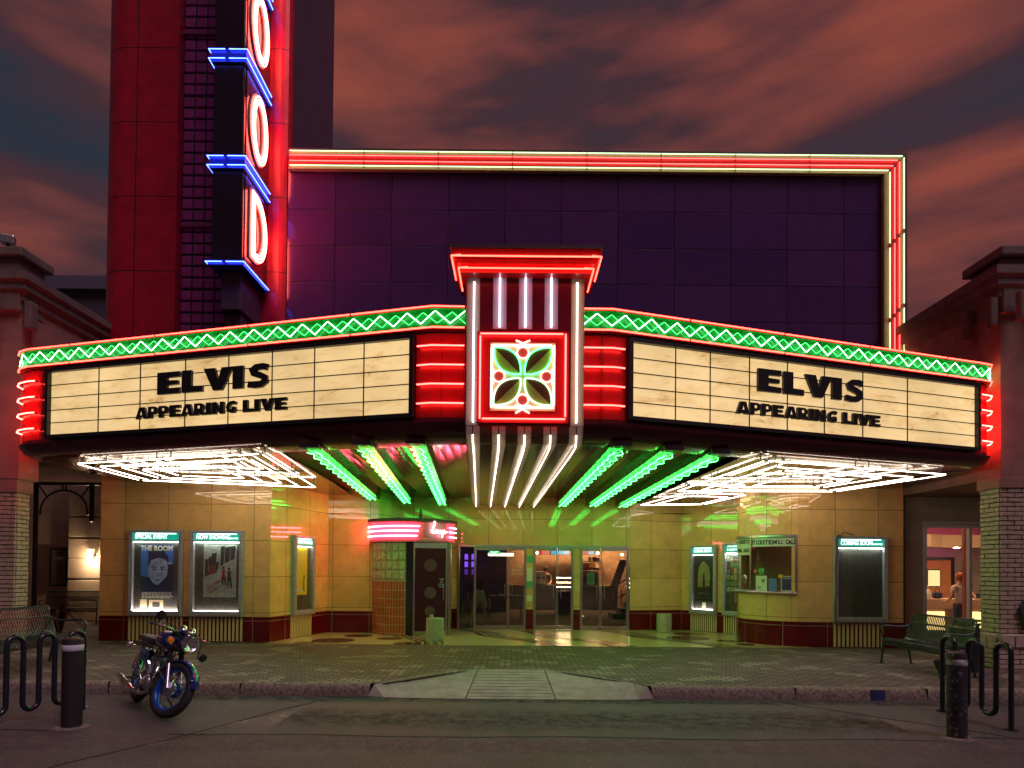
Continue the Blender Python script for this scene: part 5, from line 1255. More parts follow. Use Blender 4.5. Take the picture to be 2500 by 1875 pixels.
shrub = P('plaque_dark', (.035,.045,.045), .9, noise=.6, nscale=30, bump=1, bscale=30)
mb = MB(); mb.prism([(0,0),(.55,0),(.58,.35),(.42,.58),(.08,.58),(-.08,.38)], 0, .05)
M = Matrix(((1,0,0),(0,0,-1),(0,1,0))).to_4x4(); M.translation = Vector((8.72,11.19,.80))
mb.build('dark_plaque', shrub, rb, M=M, bevel=.01)
pst = P('pink_stucco', (.40,.27,.20), .85, noise=.25, nscale=3, bump=.5, bscale=80)
mb = MB(); wx0, wx1, wz0, wz1, wy = 8.88, 12.6, .45, 2.80, 14.15
mb.face([(XR+.02,wy,.15),(wx0,wy,.15),(wx0,wy,3.9),(XR+.02,wy,3.9)]); mb.face([(wx0,wy,wz1),(wx1,wy,wz1),(wx1,wy,3.9),(wx0,wy,3.9)]); mb.face([(wx0,wy,.15),(wx1,wy,.15),(wx1,wy,wz0),(wx0,wy,wz0)]); mb.face([(wx1,wy,.15),(20,wy,.15),(20,wy,3.9),(wx1,wy,3.9)])
mb.face([(wx0,wy,wz0),(wx0,wy+.2,wz0),(wx0,wy+.2,wz1),(wx0,wy,wz1)]); mb.build('ground_wall', pst, rb)
mb = MB(); mb.bb(XR+.03,20,wy-.04,wy,3.15,3.19); mb.build('wall_band', pst, rb)
mb = MB(); mb.bb(XR+.0,XR+.03,13.98,wy+.01,.15,3.9); mb.build('dark_joint', P('joint_green', (.02,.03,.015), .6), rb)
wfm = P('frame_lilac', (.55,.42,.52), .4)
mb = MB(); mb.bb(wx0,wx0+.07,wy-.02,wy+.1,wz0,wz1); mb.bb(wx0+.07,wx1,wy-.02,wy+.1,wz1-.07,wz1); mb.bb(wx0+.07,wx1,wy-.02,wy+.1,wz0,wz0+.07); mb.bb(9.87,9.93,wy-.015,wy+.09,wz0+.07,wz1-.07); mb.bb(wx0-.03,wx1,wy-.05,wy+.0,wz1+.01,wz1+.06)
win = mb.build('window_frame', wfm, rb, bevel=.006); mb = MB(); mb.bb(wx0+.07,wx1,wy+.03,wy+.036,wz0+.07,wz1-.07); mb.build('pane', glass, win)
mb = MB(); mb.bb(9.87,9.93,wy+.15,wy+.22,.2,3.0); mb.build('inner_post', P('post_orange', (.45,.10,.04), .5), rb)
# shop interior
si = thing('shop_interior', 'warm lit cafe room seen through the right shop window', 'shop interior', (11,16.5,.15))
sw = P('shop_wall', (.26,.23,.19), .7); sc = P('shop_cream', (.62,.42,.28), .5)
mb = MB(); mb.face([(8.6,14.4,.156),(15,14.4,.156),(15,19,.156),(8.6,19,.156)]); mb.build('shop_floor', P('shop_floor', (.18,.10,.07), .4), si)
mb = MB(); mb.wallpath([(8.6,14.3),(8.6,18.4),(15,18.4),(15,14.3)], .15, 3.1); mb.build('shop_wall', sw, si)
mb = MB(); mb.face([(8.6,14.3,3.1),(8.6,18.4,3.1),(15,18.4,3.1),(15,14.3,3.1)]); mb.build('shop_ceiling', P('shop_ceiling', (.5,.36,.28), .7), si)
mb = MB(); mb.sweep([(8.6,17.6),(10.3,17.0),(10.9,17.2),(13.5,17.4),(15,17.0)], [(0,3.1),(0,2.72),(-.3,2.70)]); mb.build('magenta_bulkhead', P('magenta_paint', (.60,.10,.32), .6), si)
mb = MB(); mb.sweep([(8.6,17.2),(10.6,16.6),(11.1,16.9),(15,16.9)], [(-.3,2.74),(0,2.74),(0,2.42),(-.4,2.42)]); mb.build('cream_bulkhead', sc, si)
spot = EM('spot_lamp', (1,.66,.36), 190)
mb = MB()
for (x, y, zz) in ((9.3,17.15,2.41),(9.9,16.98,2.41),(10.5,16.85,2.41),(11.6,17.1,2.41),(12.6,17.1,2.41)): MB().lathe([(0,0),(.055,0),(.06,.01)], (x,y,zz), 12).build('spot_lamp', spot, si)
for (x, y) in ((9.4,15.6),(10.6,15.5),(11.8,15.6)): MB().lathe([(0,3.07),(.07,3.07),(.08,3.09)], (x,y,0), 12).build('spot_lamp', spot, si)
MB().lathe([(0,0),(.05,0)], (10.2,17.3,2.76), 10).build('magenta_lamp', EM('magenta_lamp', (1,.1,.6), 200), si); MB().lathe([(0,0),(.05,0)], (11.9,17.5,2.76), 10).build('magenta_lamp', EM('magenta_lamp', (1,.1,.6), 200), si)
door = thing('kitchen_door', 'orange wooden swing door with a small lit window behind the cafe counter', 'door', (11.85,18.3,.15))
mb = MB(); mb.bb(11.42,12.28,18.33,18.38,.158,2.12); mb.build('door_leaf', P('door_orange', (.50,.20,.07), .5, noise=.2), door, bevel=.005)
mb = MB(); mb.bb(11.34,11.42,18.30,18.39,.158,2.2); mb.bb(12.28,12.36,18.30,18.39,.158,2.2); mb.bb(11.42,12.28,18.30,18.39,2.12,2.2); mb.build('door_frame', blackm, door)
mb = MB(); mb.bb(11.60,11.98,18.315,18.33,1.36,1.86); mb.build('window_trim', blackm, door, bevel=.03); mb = MB(); mb.bb(11.63,11.95,18.30,18.313,1.39,1.83); mb.build('window_pane', EM('yellow_pane', (.9,.7,.30), 1.0), door)
ct = thing('cafe_counter', 'cream cafe counter with glowing panels below', 'counter', (11,16.4,.15))
mb = MB(); mb.bb(9.0,14.5,16.2,16.8,.86,1.12); mb.build('counter_top', P('counter_peach', (.62,.36,.22), .4), ct, bevel=.02); mb = MB(); mb.bb(9.05,14.4,16.3,16.8,.158,.86); mb.build('counter_base', sc, ct)
for k in range(5): mb = MB(); mb.bb(9.25+k*1.0,9.75+k*1.0,16.28,16.296,.25,.80); mb.build('glow_panel', EM('glow_panel', (1,.66,.24), 1.6), ct)
cg = P('pale_tableware', (.75,.62,.48), .4)
rk = thing('sauce_rack', 'row of small white bottles and menu holders on the cafe counter', 'tableware', (9.9,16.35,1.12))
for k in range(6): MB().lathe([(0,1.12),(.03,1.12),(.03,1.22),(.01,1.25),(.01,1.30),(0,1.30)], (9.45+k*.14,16.34+.05*(k % 2),0), 8).build('bottle', cg, rk, smooth=50)
bg_ = thing('paper_bag', 'white knotted takeaway bag on the cafe counter', 'bag', (10.35,16.35,1.12))
MB().lathe([(0,1.122),(.10,1.122),(.11,1.22),(.07,1.32),(.03,1.36),(.05,1.42),(.02,1.44),(0,1.43)], (10.35,16.35,0), 12).build('bag_body', cg, bg_, smooth=50)
hb = thing('dark_handbag', 'dark handbag on the cafe counter beside the paper bag', 'bag', (10.6,16.32,1.12))
mb = MB(); mb.bb(10.5,10.72,16.28,16.42,1.122,1.28); mb.build('bag_body', denim, hb, bevel=.05); MB().tube([(10.54,16.35,1.27),(10.57,16.35,1.36),(10.65,16.35,1.36),(10.68,16.35,1.27)], .01).build('strap', denim, hb)
person_stand((10.76,15.75,.156), 'person with red ponytail in a pale shirt standing at the cafe counter', P('shirt_pale', (.55,.42,.36), .8), denim, red_hair, h=.93, rot=PI+.1, pony=True)
person_stand((11.95,17.3,.156), 'person in a dark cap and dark shirt behind the cafe counter', P('shirt_black', (.02,.02,.025), .8), denim, dark_hair, h=.98, rot=.25, capc=blackm)
reg = thing('cash_register', 'black cash register standing on the right of the cafe counter', 'cash register', (11.9,16.5,1.12))
mb = MB(); mb.bb(11.75,12.1,16.35,16.6,1.122,1.25); mb.build('register_base', blackm, reg, bevel=.01); mb = MB(); mb.box((11.92,16.45,1.42),(.34,.04,.26), M=Matrix.Rotation(.2,3,'X')); mb.build('register_screen', blackm, reg, bevel=.01)
pl_ = thing('leafy_plant', 'broad green leaves of a potted plant under the shop window', 'plant', (9.5,13.75,.15))
leafm = P('leaf_green', (.10,.20,.02), .5, noise=.4, nscale=6)
def leaf(mb, o, d, L, w_, droop=.5, seg=6):
    o = Vector(o); d = Vector(d).normalized(); s_ = d.cross(Vector((0,0,1))); s_ = s_.normalized() if s_.length > 1e-4 else Vector((1,0,0)); Lp = []; Rp = []
    for i in range(seg+1):
        f = i/seg; p = o+d*L*f-Vector((0,0,droop*L*f*f)); ww = w_*math.sin(PI*min(.97,max(.05,f)))**.7; Lp.append(p-s_*ww+Vector((0,0,ww*.3))); Rp.append(p+s_*ww+Vector((0,0,ww*.3)))
        if i: 
            m0 = o+d*L*((i-1)/seg)-Vector((0,0,droop*L*((i-1)/seg)**2)); mb.face([Lp[i-1],m0,p,Lp[i]]); mb.face([m0,Rp[i-1],Rp[i],p])
mb = MB(); rnd = random.Random(5)
for i in range(12):
    a = i*.53; leaf(mb, (9.5,13.75,.55), (math.cos(a),math.sin(a)*.5-.2,.55+rnd.random()*.5), .45+.25*rnd.random(), .07, .5)
mb.build('leaves', leafm, pl_); MB().lathe([(0,.155),(.15,.155),(.19,.5),(.21,.52),(.17,.52),(.15,.48),(0,.48)], (9.5,13.75,0), 18).build('pot', P('pot_dark', (.03,.03,.03), .6), pl_, smooth=40)
# left building
lb_ = thing('left_shop_building', 'brown stucco building with painted brick pier and alley on the left', 'building', (-12,13,0))
mb = MB(); mb.bb(-30,-8.88,11.75,17.3,3.95,6.7); mb.bb(-30,-8.88,11.75,12.25,3.30,3.95); mb.build('upper_storey', stucco_d, lb_)
mb = MB(); mb.sweep([(-30,11.745),(-8.875,11.745),(-8.875,24)], prf); mb.build('cornice', corn, lb_)
mb = MB(); mb.bb(-10.2,-8.86,11.65,12.3,6.3,7.25); mb.bb(-10.3,-8.76,11.55,12.4,7.25,7.42); mb.bb(-9.3,-9.1,11.42,11.55,5.9,6.6); mb.bb(-8.82,-8.68,11.7,11.9,6.0,6.5); mb.build('parapet_block', corn, lb_, bevel=.03)
mb = MB(); mb.bb(-10.9,-8.95,11.80,12.10,.15,3.0); mb.build('pier_core', mort, lb_)
mb = MB(); brickwall(mb,0,0,0,0,.15,3.05,[('y',11.80,-10.92,-8.94,-1),('x',-8.95,11.80,12.10,1)],9); mb.build('brick_pier', pbrick, lb_, bevel=.006)
mb = MB(); mb.bb(-10.95,-8.90,11.76,12.15,3.05,3.30); mb.build('pier_cap', stucco_d, lb_, bevel=.01)
patch = P('faded_render', (.28,.24,.19), .9, noise=.3, nscale=2)
mb = MB(); mb.prism([(-10.9,.4),(-9.17,.5),(-9.2,1.3),(-9.28,2.1),(-9.42,2.55),(-9.7,2.7),(-10.9,2.65)], 0, .03)
M = Matrix(((1,0,0),(0,0,1),(0,1,0))).to_4x4(); M.translation = Vector((0,11.74,0)); mb.build('render_patch', patch, lb_, M=M)
tw = P('alley_wall', (.55,.38,.27), .9, noise=.2, nscale=2, bump=.4)
mb = MB(); mb.wallpath([(-18,19),(XL-.0,19)], .15, 6); mb.wallpath([(-18,12),(-18,19)], .15, 6); mb.build('alley_wall', tw, lb_)
qm = P('quoin_stone', (.60,.46,.32), .8, noise=.15, bump=.3)
mb = MB()
for k in range(6): mb.bb(-12.75,-11.75,18.80,18.99,.17+.60*k,.17+.60*k+.56)
mb.build('quoin_pilaster', qm, lb_, bevel=.02)
sconce = thing('wall_sconce', 'small white lit wall lamp on the stone quoins in the alley', 'wall lamp', (-12.0,18.75,1.9))
MB().lathe([(.03,1.98),(.07,2.04),(.10,2.22),(.085,2.22),(.03,2.02)], (-12.0,18.66,0), 14).build('lamp_shade', P('shade_white', (.8,.72,.6), .5, emis=(1,.75,.45), es=1.2), sconce, smooth=50)
mb = MB(); mb.bb(-12.04,-11.96,18.68,18.80,1.98,2.08); mb.build('bracket', steel, sconce); MB().lathe([(0,-.05),(.05,0),(0,.05)], (-12.0,18.60,1.94), 10).build('bulb', EM('sconce_bulb', (1,.72,.46), 420), sconce)
fr_ = thing('framed_notice_board', 'tall narrow dark framed board on the alley wall', 'notice board', (-13.05,18.9,1.3))
mb = MB(); mb.bb(-13.28,-12.88,18.93,18.98,1.2,2.2); mb.build('board_panel', P('board_brown', (.10,.07,.05), .3), fr_)
mb = MB()
for (a,b,c_,d) in ((-13.34,-13.28,1.14,2.26),(-12.88,-12.82,1.14,2.26),(-13.28,-12.88,2.2,2.26),(-13.28,-12.88,1.14,1.2)): mb.bb(a,b,18.90,18.98,c_,d)
mb.build('board_frame', P('frame_dark', (.02,.012,.010), .5), fr_)
# iron arch
ar = thing('iron_arch_gate', 'black iron arch frame standing across the alley', 'gate frame', (-10.2,15,.15))
mb = MB(); y = 15.0
for (a, b, w_) in (((-10.92,.15),(-10.92,3.62),.07),((-9.64,2.75),(-9.64,3.62),.07),((-10.95,3.62),(-8.85,3.62),.07),((-10.32,3.46),(-10.32,3.6),.03),((-10.24,3.46),(-10.24,3.6),.03),((-10.88,3.6),(-10.66,3.30),.025),((-9.68,3.6),(-9.90,3.30),.025),((-10.92,2.97),(-10.82,2.97),.03),((-9.74,2.97),(-9.64,2.97),.03)): mb.bar((a[0],y,a[1]),(b[0],y,b[1]),w_)
mb.tube([(-10.82,y,2.9),(-10.82,y,3.0)]+[(-10.28-.54*math.cos(t_*PI/16),y,2.97+.50*math.sin(t_*PI/16)) for t_ in range(17)]+[(-9.74,y,2.9)], .022, 6); mb.build('iron_frame', blackm, ar)
# far roof slab and roof camera
fb = thing('distant_flat_roof_building', 'dark flat roofed building far behind between tower and left shop', 'building', (-24,40,0))
mb = MB(); mb.bb(-34,-21,40,50,0,18.6); mb.build('wall', P('far_wall', (.05,.045,.06), .9), fb); mb = MB(); mb.bb(-34.5,-20.5,39.6,50,18.6,19.4); mb.build('roof', P('far_roof', (.10,.08,.12), .8), fb)
rc = thing('roof_floodlight', 'small box shaped lamp on the left roof edge', 'floodlight', (-9.55,11.9,7.42))
mb = MB(); mb.box((-9.20,11.8,7.64),(.22,.16,.16), rz=.4); mb.build('lamp_housing', steel, rc, bevel=.02); mb = MB(); mb.bb(-9.22,-9.18,11.78,11.82,7.42,7.60); mb.build('bracket', blackm, rc)
# ------------------------------------------------------------------ street furniture
def slat_bench(L, green=False):
    t = thing('park_bench', 'bench', 'bench', (0,0,0), world=False)
    mt = P('bench_green', (.022,.032,.026), .30, noise=.2) ; prf = [(.02,.345),(-.015,.36),(-.035,.39),(-.03,.425),(.0,.445),(.05,.45),(.15,.435),(.28,.42),(.38,.425),(.44,.455),(.475,.52),(.51,.62),(.545,.74),(.575,.85),(.60,.885),(.63,.885),(.645,.86)]
    n = int(L/.043); mbs = MB(); mbb = MB()
    for i in range(n+1):
        x = -L/2+L*i/n
        for part, a, b in ((mbs,0,10),(mbb,9,17)):
            pp = prf[a:b]; w_ = .011; th_ = .004
            for k in range(len(pp)-1):
                p, q_ = pp[k], pp[k+1]; part.bar((x,p[0],p[1]),(x,q_[0],q_[1]),th_*2,w_*2) if False else part.bar((x,p[0],p[1]),(x,q_[0],q_[1]),w_*2,th_*2)
    mbs.build('seat_slats', mt, t); mbb.build('backrest_slats', mt, t)
    mb = MB()
    for (yy, zz) in ((.0,.35),(.40,.40),(.55,.72),(.62,.87)): mb.tube([(-L/2,yy,zz),(L/2,yy,zz)], .018, 8)
    mb.build('cross_rail', mt, t, smooth=50)
    for s in (-1,1):
        x = s*(L/2+.01)
        MB().tube([(x,.60,.80),(x,.55,.70),(x,.45,.655),(x,.30,.645),(x,.12,.66),(x,.02,.665),(x,-.035,.64),(x,-.05,.59),(x,-.035,.50),(x,-.01,.42)], .016, 8).build('armrest', mt, t, smooth=60)
        MB().tube([(x,-.01,.42),(x,-.03,.2),(x,-.06,.0)], .020, 8).build('leg', mt, t, smooth=60); MB().tube([(x,.44,.42),(x,.50,.2),(x,.54,.0)], .020, 8).build('leg', mt, t, smooth=60)
        mb = MB()
        for yy in (-.06,.54): mb.lathe([(0,.0),(.05,.0),(.05,.01),(0,.01)], (x,yy,0), 10)
        mb.build('foot_plate', mt, t)
        MB().tube([(x,-.01,.40),(x,.2,.385),(x,.44,.42),(x,.52,.62),(x,.60,.82)], .018, 8).build('side_rail', mt, t, smooth=60)
    return t
bench = slat_bench(1.55)
bench['label'] = 'dark green slatted metal bench by the brick pier in front of the shop window'; bench['group'] = 'metal park benches'
bench.scale = (1,.9,1); bench.location = (6.62,10.85,.152); bench.rotation_euler.z = -PI/2+.02
bench2 = copy_tree(bench); bench2['label'] = 'dark slatted metal bench nearest on the left behind the bike rack'; bench2.location = (-7.15,10.0,.152); bench2.rotation_euler.z = PI/2+.02; bench2.scale = (1.25,1,1.05)
bench3 = copy_tree(bench); bench3['label'] = 'slatted metal bench far back in the alley beside the potted plant'; bench3.location = (-11.95,17.7,.152); bench3.rotation_euler.z = .30; bench3.scale = (.85,.9,1)
def serp(mb, P0, P1, n, ztop, zbot, r, foot0=True, foot1=True):
    """serpentine tube: n uprights between plan points P0 and P1"""
    P0 = Vector((*P0,0)); P1 = Vector((*P1,0)); d = (P1-P0)/(n-1); R_ = d.length/2; pts = []
    def U(i, z): return P0+d*i+Vector((0,0,z))
    pts.append(U(0, 0 if foot0 else .2))
    for i in range(n):
        upw = (i % 2 == 0)
        if upw:
            if i > 0: pass
            pts.append(U(i, zbot+R_ if i else .1)); pts.append(U(i, ztop-R_))
            if i < n-1:
                c_ = U(i+.5, ztop-R_)
                for k in range(1,12): a = PI-PI*k/12; pts.append(c_+d.normalized()*R_*math.cos(a)+Vector((0,0,R_*math.sin(a))))
        else:
            pts.append(U(i, ztop-R_)); 
            if i < n-1:
                pts.append(U(i, zbot+R_)); c_ = U(i+.5, zbot+R_)
                for k in range(1,12): a = PI+PI*k/12; pts.append(c_+d.normalized()*R_*math.cos(a)+Vector((0,0,R_*math.sin(a))))
            else: pts.append(U(i, 0))
    mb.tube(pts, r, 12)
rackm = P('rack_paint', (.014,.016,.026), .22, noise=.3, nscale=20, bump=.15, bscale=60)
br1 = thing('bike_rack', 'black looped tube bike rack on the right beside the scuffed post', 'bike rack', (5.55,7.85,0), group='bike racks')
mb = MB(); serp(mb, (5.47,8.33), (5.61,7.37), 6, .95, .12, .029); mb.build('bent_tube', rackm, br1, smooth=60)
mb = MB()
for p in ((5.47,8.33),(5.61,7.37)): mb.lathe([(0,0),(.07,0),(.07,.012),(0,.012)], (*p,0), 14)
mb.build('foot_plate', rackm, br1)
br2 = thing('bike_rack', 'black looped tube bike rack on the left beside the clean banded post', 'bike rack', (-5.5,7.4,0), group='bike racks')
mb = MB(); serp(mb, (-5.22,8.02), (-5.78,6.55), 10, .95, .12, .029); mb.build('bent_tube', rackm, br2, smooth=60)
mb = MB()
for p in ((-5.22,8.02),(-5.78,6.55)): mb.lathe([(0,0),(.07,0),(.07,.012),(0,.012)], (*p,0), 14)
mb.build('foot_plate', rackm, br2)
pp = P('post_paint', (.018,.015,.022), .55, noise=0, col2=(.035,.028,.035), nscale=9, bump=.4, bscale=35)
def scuffed(name, thr):
    m = bpy.data.materials.new(name); m.use_nodes = True; t = m.node_tree; b = t.nodes['Principled BSDF']; co = N(t,'ShaderNodeTexCoord')
    n = N(t,'ShaderNodeTexNoise'); n.inputs['Scale'].default_value = 22; n.inputs['Detail'].default_value = 8; n.inputs['Roughness'].default_value = .75; t.links.new(co.outputs['Object'], n.inputs['Vector'])
    r = N(t,'ShaderNodeValToRGB'); e_ = r.color_ramp.elements; e_[0].position = thr; e_[0].color = (.016,.013,.018,1); e_[1].position = thr+.03; e_[1].color = (.22,.17,.19,1)
    t.links.new(n.outputs[0], r.inputs[0]); t.links.new(r.outputs[0], b.inputs['Base Color']); b.inputs['Roughness'].default_value = .5
    bp = N(t,'ShaderNodeBump'); bp.inputs['Distance'].default_value = .004; bp.inputs['Strength'].default_value = .6; t.links.new(n.outputs[0], bp.inputs['Height']); t.links.new(bp.outputs[0], b.inputs['Normal']); return m
def bollard(x, y, h, r, lab, thr, band):
    t = thing('bollard', lab, 'bollard', (x,y,0), group='road edge bollards')
    MB().lathe([(0,0),(r,0),(r,h-.17),(r,h-.05),(r*.93,h-.018),(r*.6,h-.003),(0,h)], (x,y,0), 32).build('post', scuffed('scuffed_paint_%d' % int(thr*1000), thr), t, smooth=50)
    MB().lathe([(r+.0015,h-.145),(r+.003,h-.143),(r+.003,h-.083),(r+.0015,h-.081)], (x,y,0), 32).build('reflective_band', band, t, smooth=50)
    MB().lathe([(r,.0),(r+.07,.002),(r+.05,.012),(r,.014)], (x,y,0), 20).build('base_collar', curbc, t)
bollard(-4.75, 7.12, .975, .10, 'black steel bollard with a clean white band at left near the motorcycle', .64, P('band_lilac', (.62,.55,.66), .6, noise=.15, nscale=30))
bollard(4.75, 7.0, .92, .095, 'scuffed black bollard with a chipped white band at right near the bench', .575, P('band_chipped', (.58,.52,.58), .6, col2=(.05,.04,.05), nscale=14))
# trash bin behind the right bench
tbn = thing('trash_bin', 'dark slatted trash bin standing between bench and brick pier', 'trash bin', (7.45,10.8,.15))
mb = MB()
for k in range(28): a = 2*PI*k/28; mb.bar((7.45+.19*math.cos(a),10.8+.19*math.sin(a),.16),(7.45+.21*math.cos(a),10.8+.21*math.sin(a),.82),.034,.008) if True else None
mb.build('slats', P('bin_paint', (.015,.015,.016), .4), tbn); MB().lathe([(0,.17),(.17,.17),(.18,.80),(.16,.80)], (7.45,10.8,0), 24).build('liner', blackm, tbn, smooth=40)
MB().lathe([(.21,.81),(.23,.84),(.21,.87),(.11,.875),(.10,.84),(.19,.82)], (7.45,10.8,0), 28).build('rim', blackm, tbn, smooth=40)
# dark planter bowl beneath the right bench
plb = thing('round_planter', 'low dark round planter under the near end of the right bench', 'planter', (6.93,10.40,.15)); MB().lathe([(0,.152),(.14,.152),(.21,.34),(.22,.36),(.18,.36),(.17,.32),(0,.32)], (6.93,10.40,0), 24).build('bowl', P('planter_dark', (.02,.02,.022), .6, bump=.5), plb, smooth=40)
# concrete urns
urnm = P('urn_concrete', (.50,.46,.33), .85, noise=.25, nscale=9, bump=.6, bscale=60)
def urn(x, y, r, h, lab, butt=False):
    t = thing('ash_urn', lab, 'ash urn', (x,y,.158), group='octagonal concrete ash urns')
    MB().lathe([(0,.158),(r*.97,.158),(r,.20),(r,.158+h-.02),(r*.98,.158+h),(r*.78,.158+h),(r*.76,.158+h-.05)], (x,y,0), 8).build('concrete_shell', urnm, t, bevel=.012)
    MB().lathe([(0,.158+h-.045),(r*.77,.158+h-.045)], (x,y,0), 16).build('sand', P('ash_sand', (.35,.28,.2), .95, bump=.6), t)
    if butt:
        p = thing('crumpled_paper_cup', 'crumpled pink paper scrap lying on the left urn', 'litter', (x-.08,y-.05,.158+h))
        MB().lathe([(0,0),(.04,.005),(.05,.05),(.035,.10),(.01,.09)], (x-.08,y-.05,.158+h-.03), 7).build('scrap', P('scrap_pink', (.6,.35,.32), .8), p)
urn(-1.69, 14.55, .205, .50, 'octagonal concrete ash urn in front of the lounge door', True); urn(3.98, 17.1, .20, .47, 'octagonal concrete ash urn against the wall right of the lobby doors')
# potted plant left
pp_ = thing('potted_plant', 'potted plant with long drooping half dry leaves beside the alley bench', 'plant', (-11.0,15.8,.15))
dry = P('leaf_dry', (.30,.19,.08), .7, noise=.4, nscale=10); grn2 = P('leaf_dark_green', (.05,.08,.03), .5, noise=.4, nscale=10); rnd = random.Random(21)
for nm, mt, n in (('green_leaves', grn2, 12), ('dry_leaves', dry, 22)):
    mb = MB()
    for i in range(n):
        a = rnd.uniform(0,2*PI); up_ = rnd.uniform(.35,1.5) if mt is grn2 else rnd.uniform(.0,.7)
        leaf(mb, (-11.0+rnd.uniform(-.1,.1),15.8+rnd.uniform(-.1,.1),.62), (math.cos(a),math.sin(a),up_), rnd.uniform(.45,.85), rnd.uniform(.025,.05), .55 if mt is grn2 else .8)
    mb.build(nm, mt, pp_)
MB().lathe([(0,.155),(.17,.155),(.24,.60),(.26,.63),(.21,.63),(.19,.58),(0,.58)], (-11.0,15.8,0), 20).build('pot', P('pot_brown', (.06,.035,.03), .6), pp_, smooth=40)
# ------------------------------------------------------------------ person bending inside the left lobby door
t = thing('person', 'person in pale shorts and dark shirt bending forward behind the left lobby door', 'person', (-.92,18.3,.16), world=False)
t.rotation_euler.z = math.radians(20)
pts = [(0,0,.92,(.15,.12)),(.03,.12,1.08,(.13,.11)),(.06,.32,1.16,(.15,.11)),(.08,.42,1.16,(.10,.07)),(.09,.50,1.12,.05),(.10,.58,1.04,(.072,.085)),(.10,.64,.98,(.06,.07))]
ed = [(i,i+1) for i in range(6)]
for s in (-1,1):
    b = len(pts); pts += [(s*.10,0,.84,.085),(s*.16,-.02,.48,.058),(s*.20,.03,.30,.055),(s*.22,.02,.08,.036),(s*.23,-.02,.035,.036),(s*.24,.12,.03,.03)]; ed += [(0,b)]+[(b+k,b+k+1) for k in range(5)]
    b = len(pts); pts += [(s*.20+.05,.38,1.10,.05),(s*.24+.05,.48,.84,.038),(s*.18+.05,.55,.62,.026)]; ed += [(3,b),(b,b+1),(b+1,b+2)]
    hand(pts[b+2][:3], (-s*.1,.3,-1), (1,0,0), pts, ed, b+2)
skinfig('body', pts, ed, skin, t)
sp = [(0,0,.95,(.165,.13)),(.03,.12,1.09,(.15,.125)),(.06,.32,1.165,(.17,.125)),(.075,.42,1.16,(.12,.085))]; se = [(0,1),(1,2),(2,3)]
for s in (-1,1): b = len(sp); sp += [(s*.20+.05,.38,1.10,.066),(s*.23+.05,.44,.94,.06)]; se += [(3,b),(b,b+1)]
skinfig('shirt', sp, se, P('shirt_navy', (.02,.02,.035), .8), t)
shp = [(0,.02,.98,(.16,.13)),(0,0,.88,(.175,.145))]; she = [(0,1)]
for s in (-1,1): b = len(shp); shp += [(s*.12,-.01,.72,.115),(s*.165,-.02,.47,.11)]; she += [(1,b),(b,b+1)]
skinfig('shorts', shp, she, P('shorts_khaki', (.34,.33,.24), .85, noise=.35, nscale=20), t)
shm = P('shoe_green', (.12,.40,.25), .7)
for s in (-1,1): skinfig('shoe', [(s*.23,-.05,.05,.045),(s*.235,.06,.045,.045),(s*.24,.15,.035,.035)], [(0,1),(1,2)], shm, t)
head(t, (.10,.60,1.02), (.05,.6,-.8), True, dark_hair)
f = MB(); f.lathe([(0,-.012),(.012,0),(0,.012)], (.10,.70,.95), 6); f.build('face_features', P('lips',(0,0,0)), t)
# second person behind the concession counter
person_stand((1.45,27.9,.158), 'person in grey shirt standing behind the lobby counter at left', P('shirt_grey', (.14,.13,.13), .8), denim, dark_hair, h=1.0, rot=-.3)
# ------------------------------------------------------------------ motorcycle (local: X forward, Y left, Z up)
mc = thing('motorcycle', 'vintage blue and chrome motorcycle leaning on its stand by the kerb', 'motorcycle', (0,0,0), world=False)
bluem = P('tank_blue', (.006,.018,.12), .12, coat=1); rubber = P('tyre_rubber', (.016,.014,.016), .7, noise=.3, nscale=40, bump=.4, bscale=90)
rimb = P('rim_blue', (.012,.06,.36), .25, metal=.3); dark = P('engine_dark', (.05,.048,.055), .35, metal=.6); alu = P('engine_alloy', (.48,.47,.55), .25, metal=.9)
vinyl = P('seat_vinyl', (.014,.012,.016), .4, bump=.3); amber = P('amber_lens', (.85,.28,.01), .15, emis=(1,.3,.02), es=.0); redl = P('red_lens', (.6,.02,.02), .2)
FW = Vector((.66,0,.325)); RWc = Vector((-.64,0,.325))
RY = Matrix.Rotation(PI/2, 3, 'X')   # lathe axis z -> y
STEER = math.radians(24); rake = math.radians(27)
axis = Vector((-math.sin(rake),0,math.cos(rake))); head_pt = Vector((.36,0,.90)); 
def st(p):   # steering rotation about the head axis
    return (Matrix.Rotation(STEER, 3, axis) @ (Vector(p)-head_pt))+head_pt
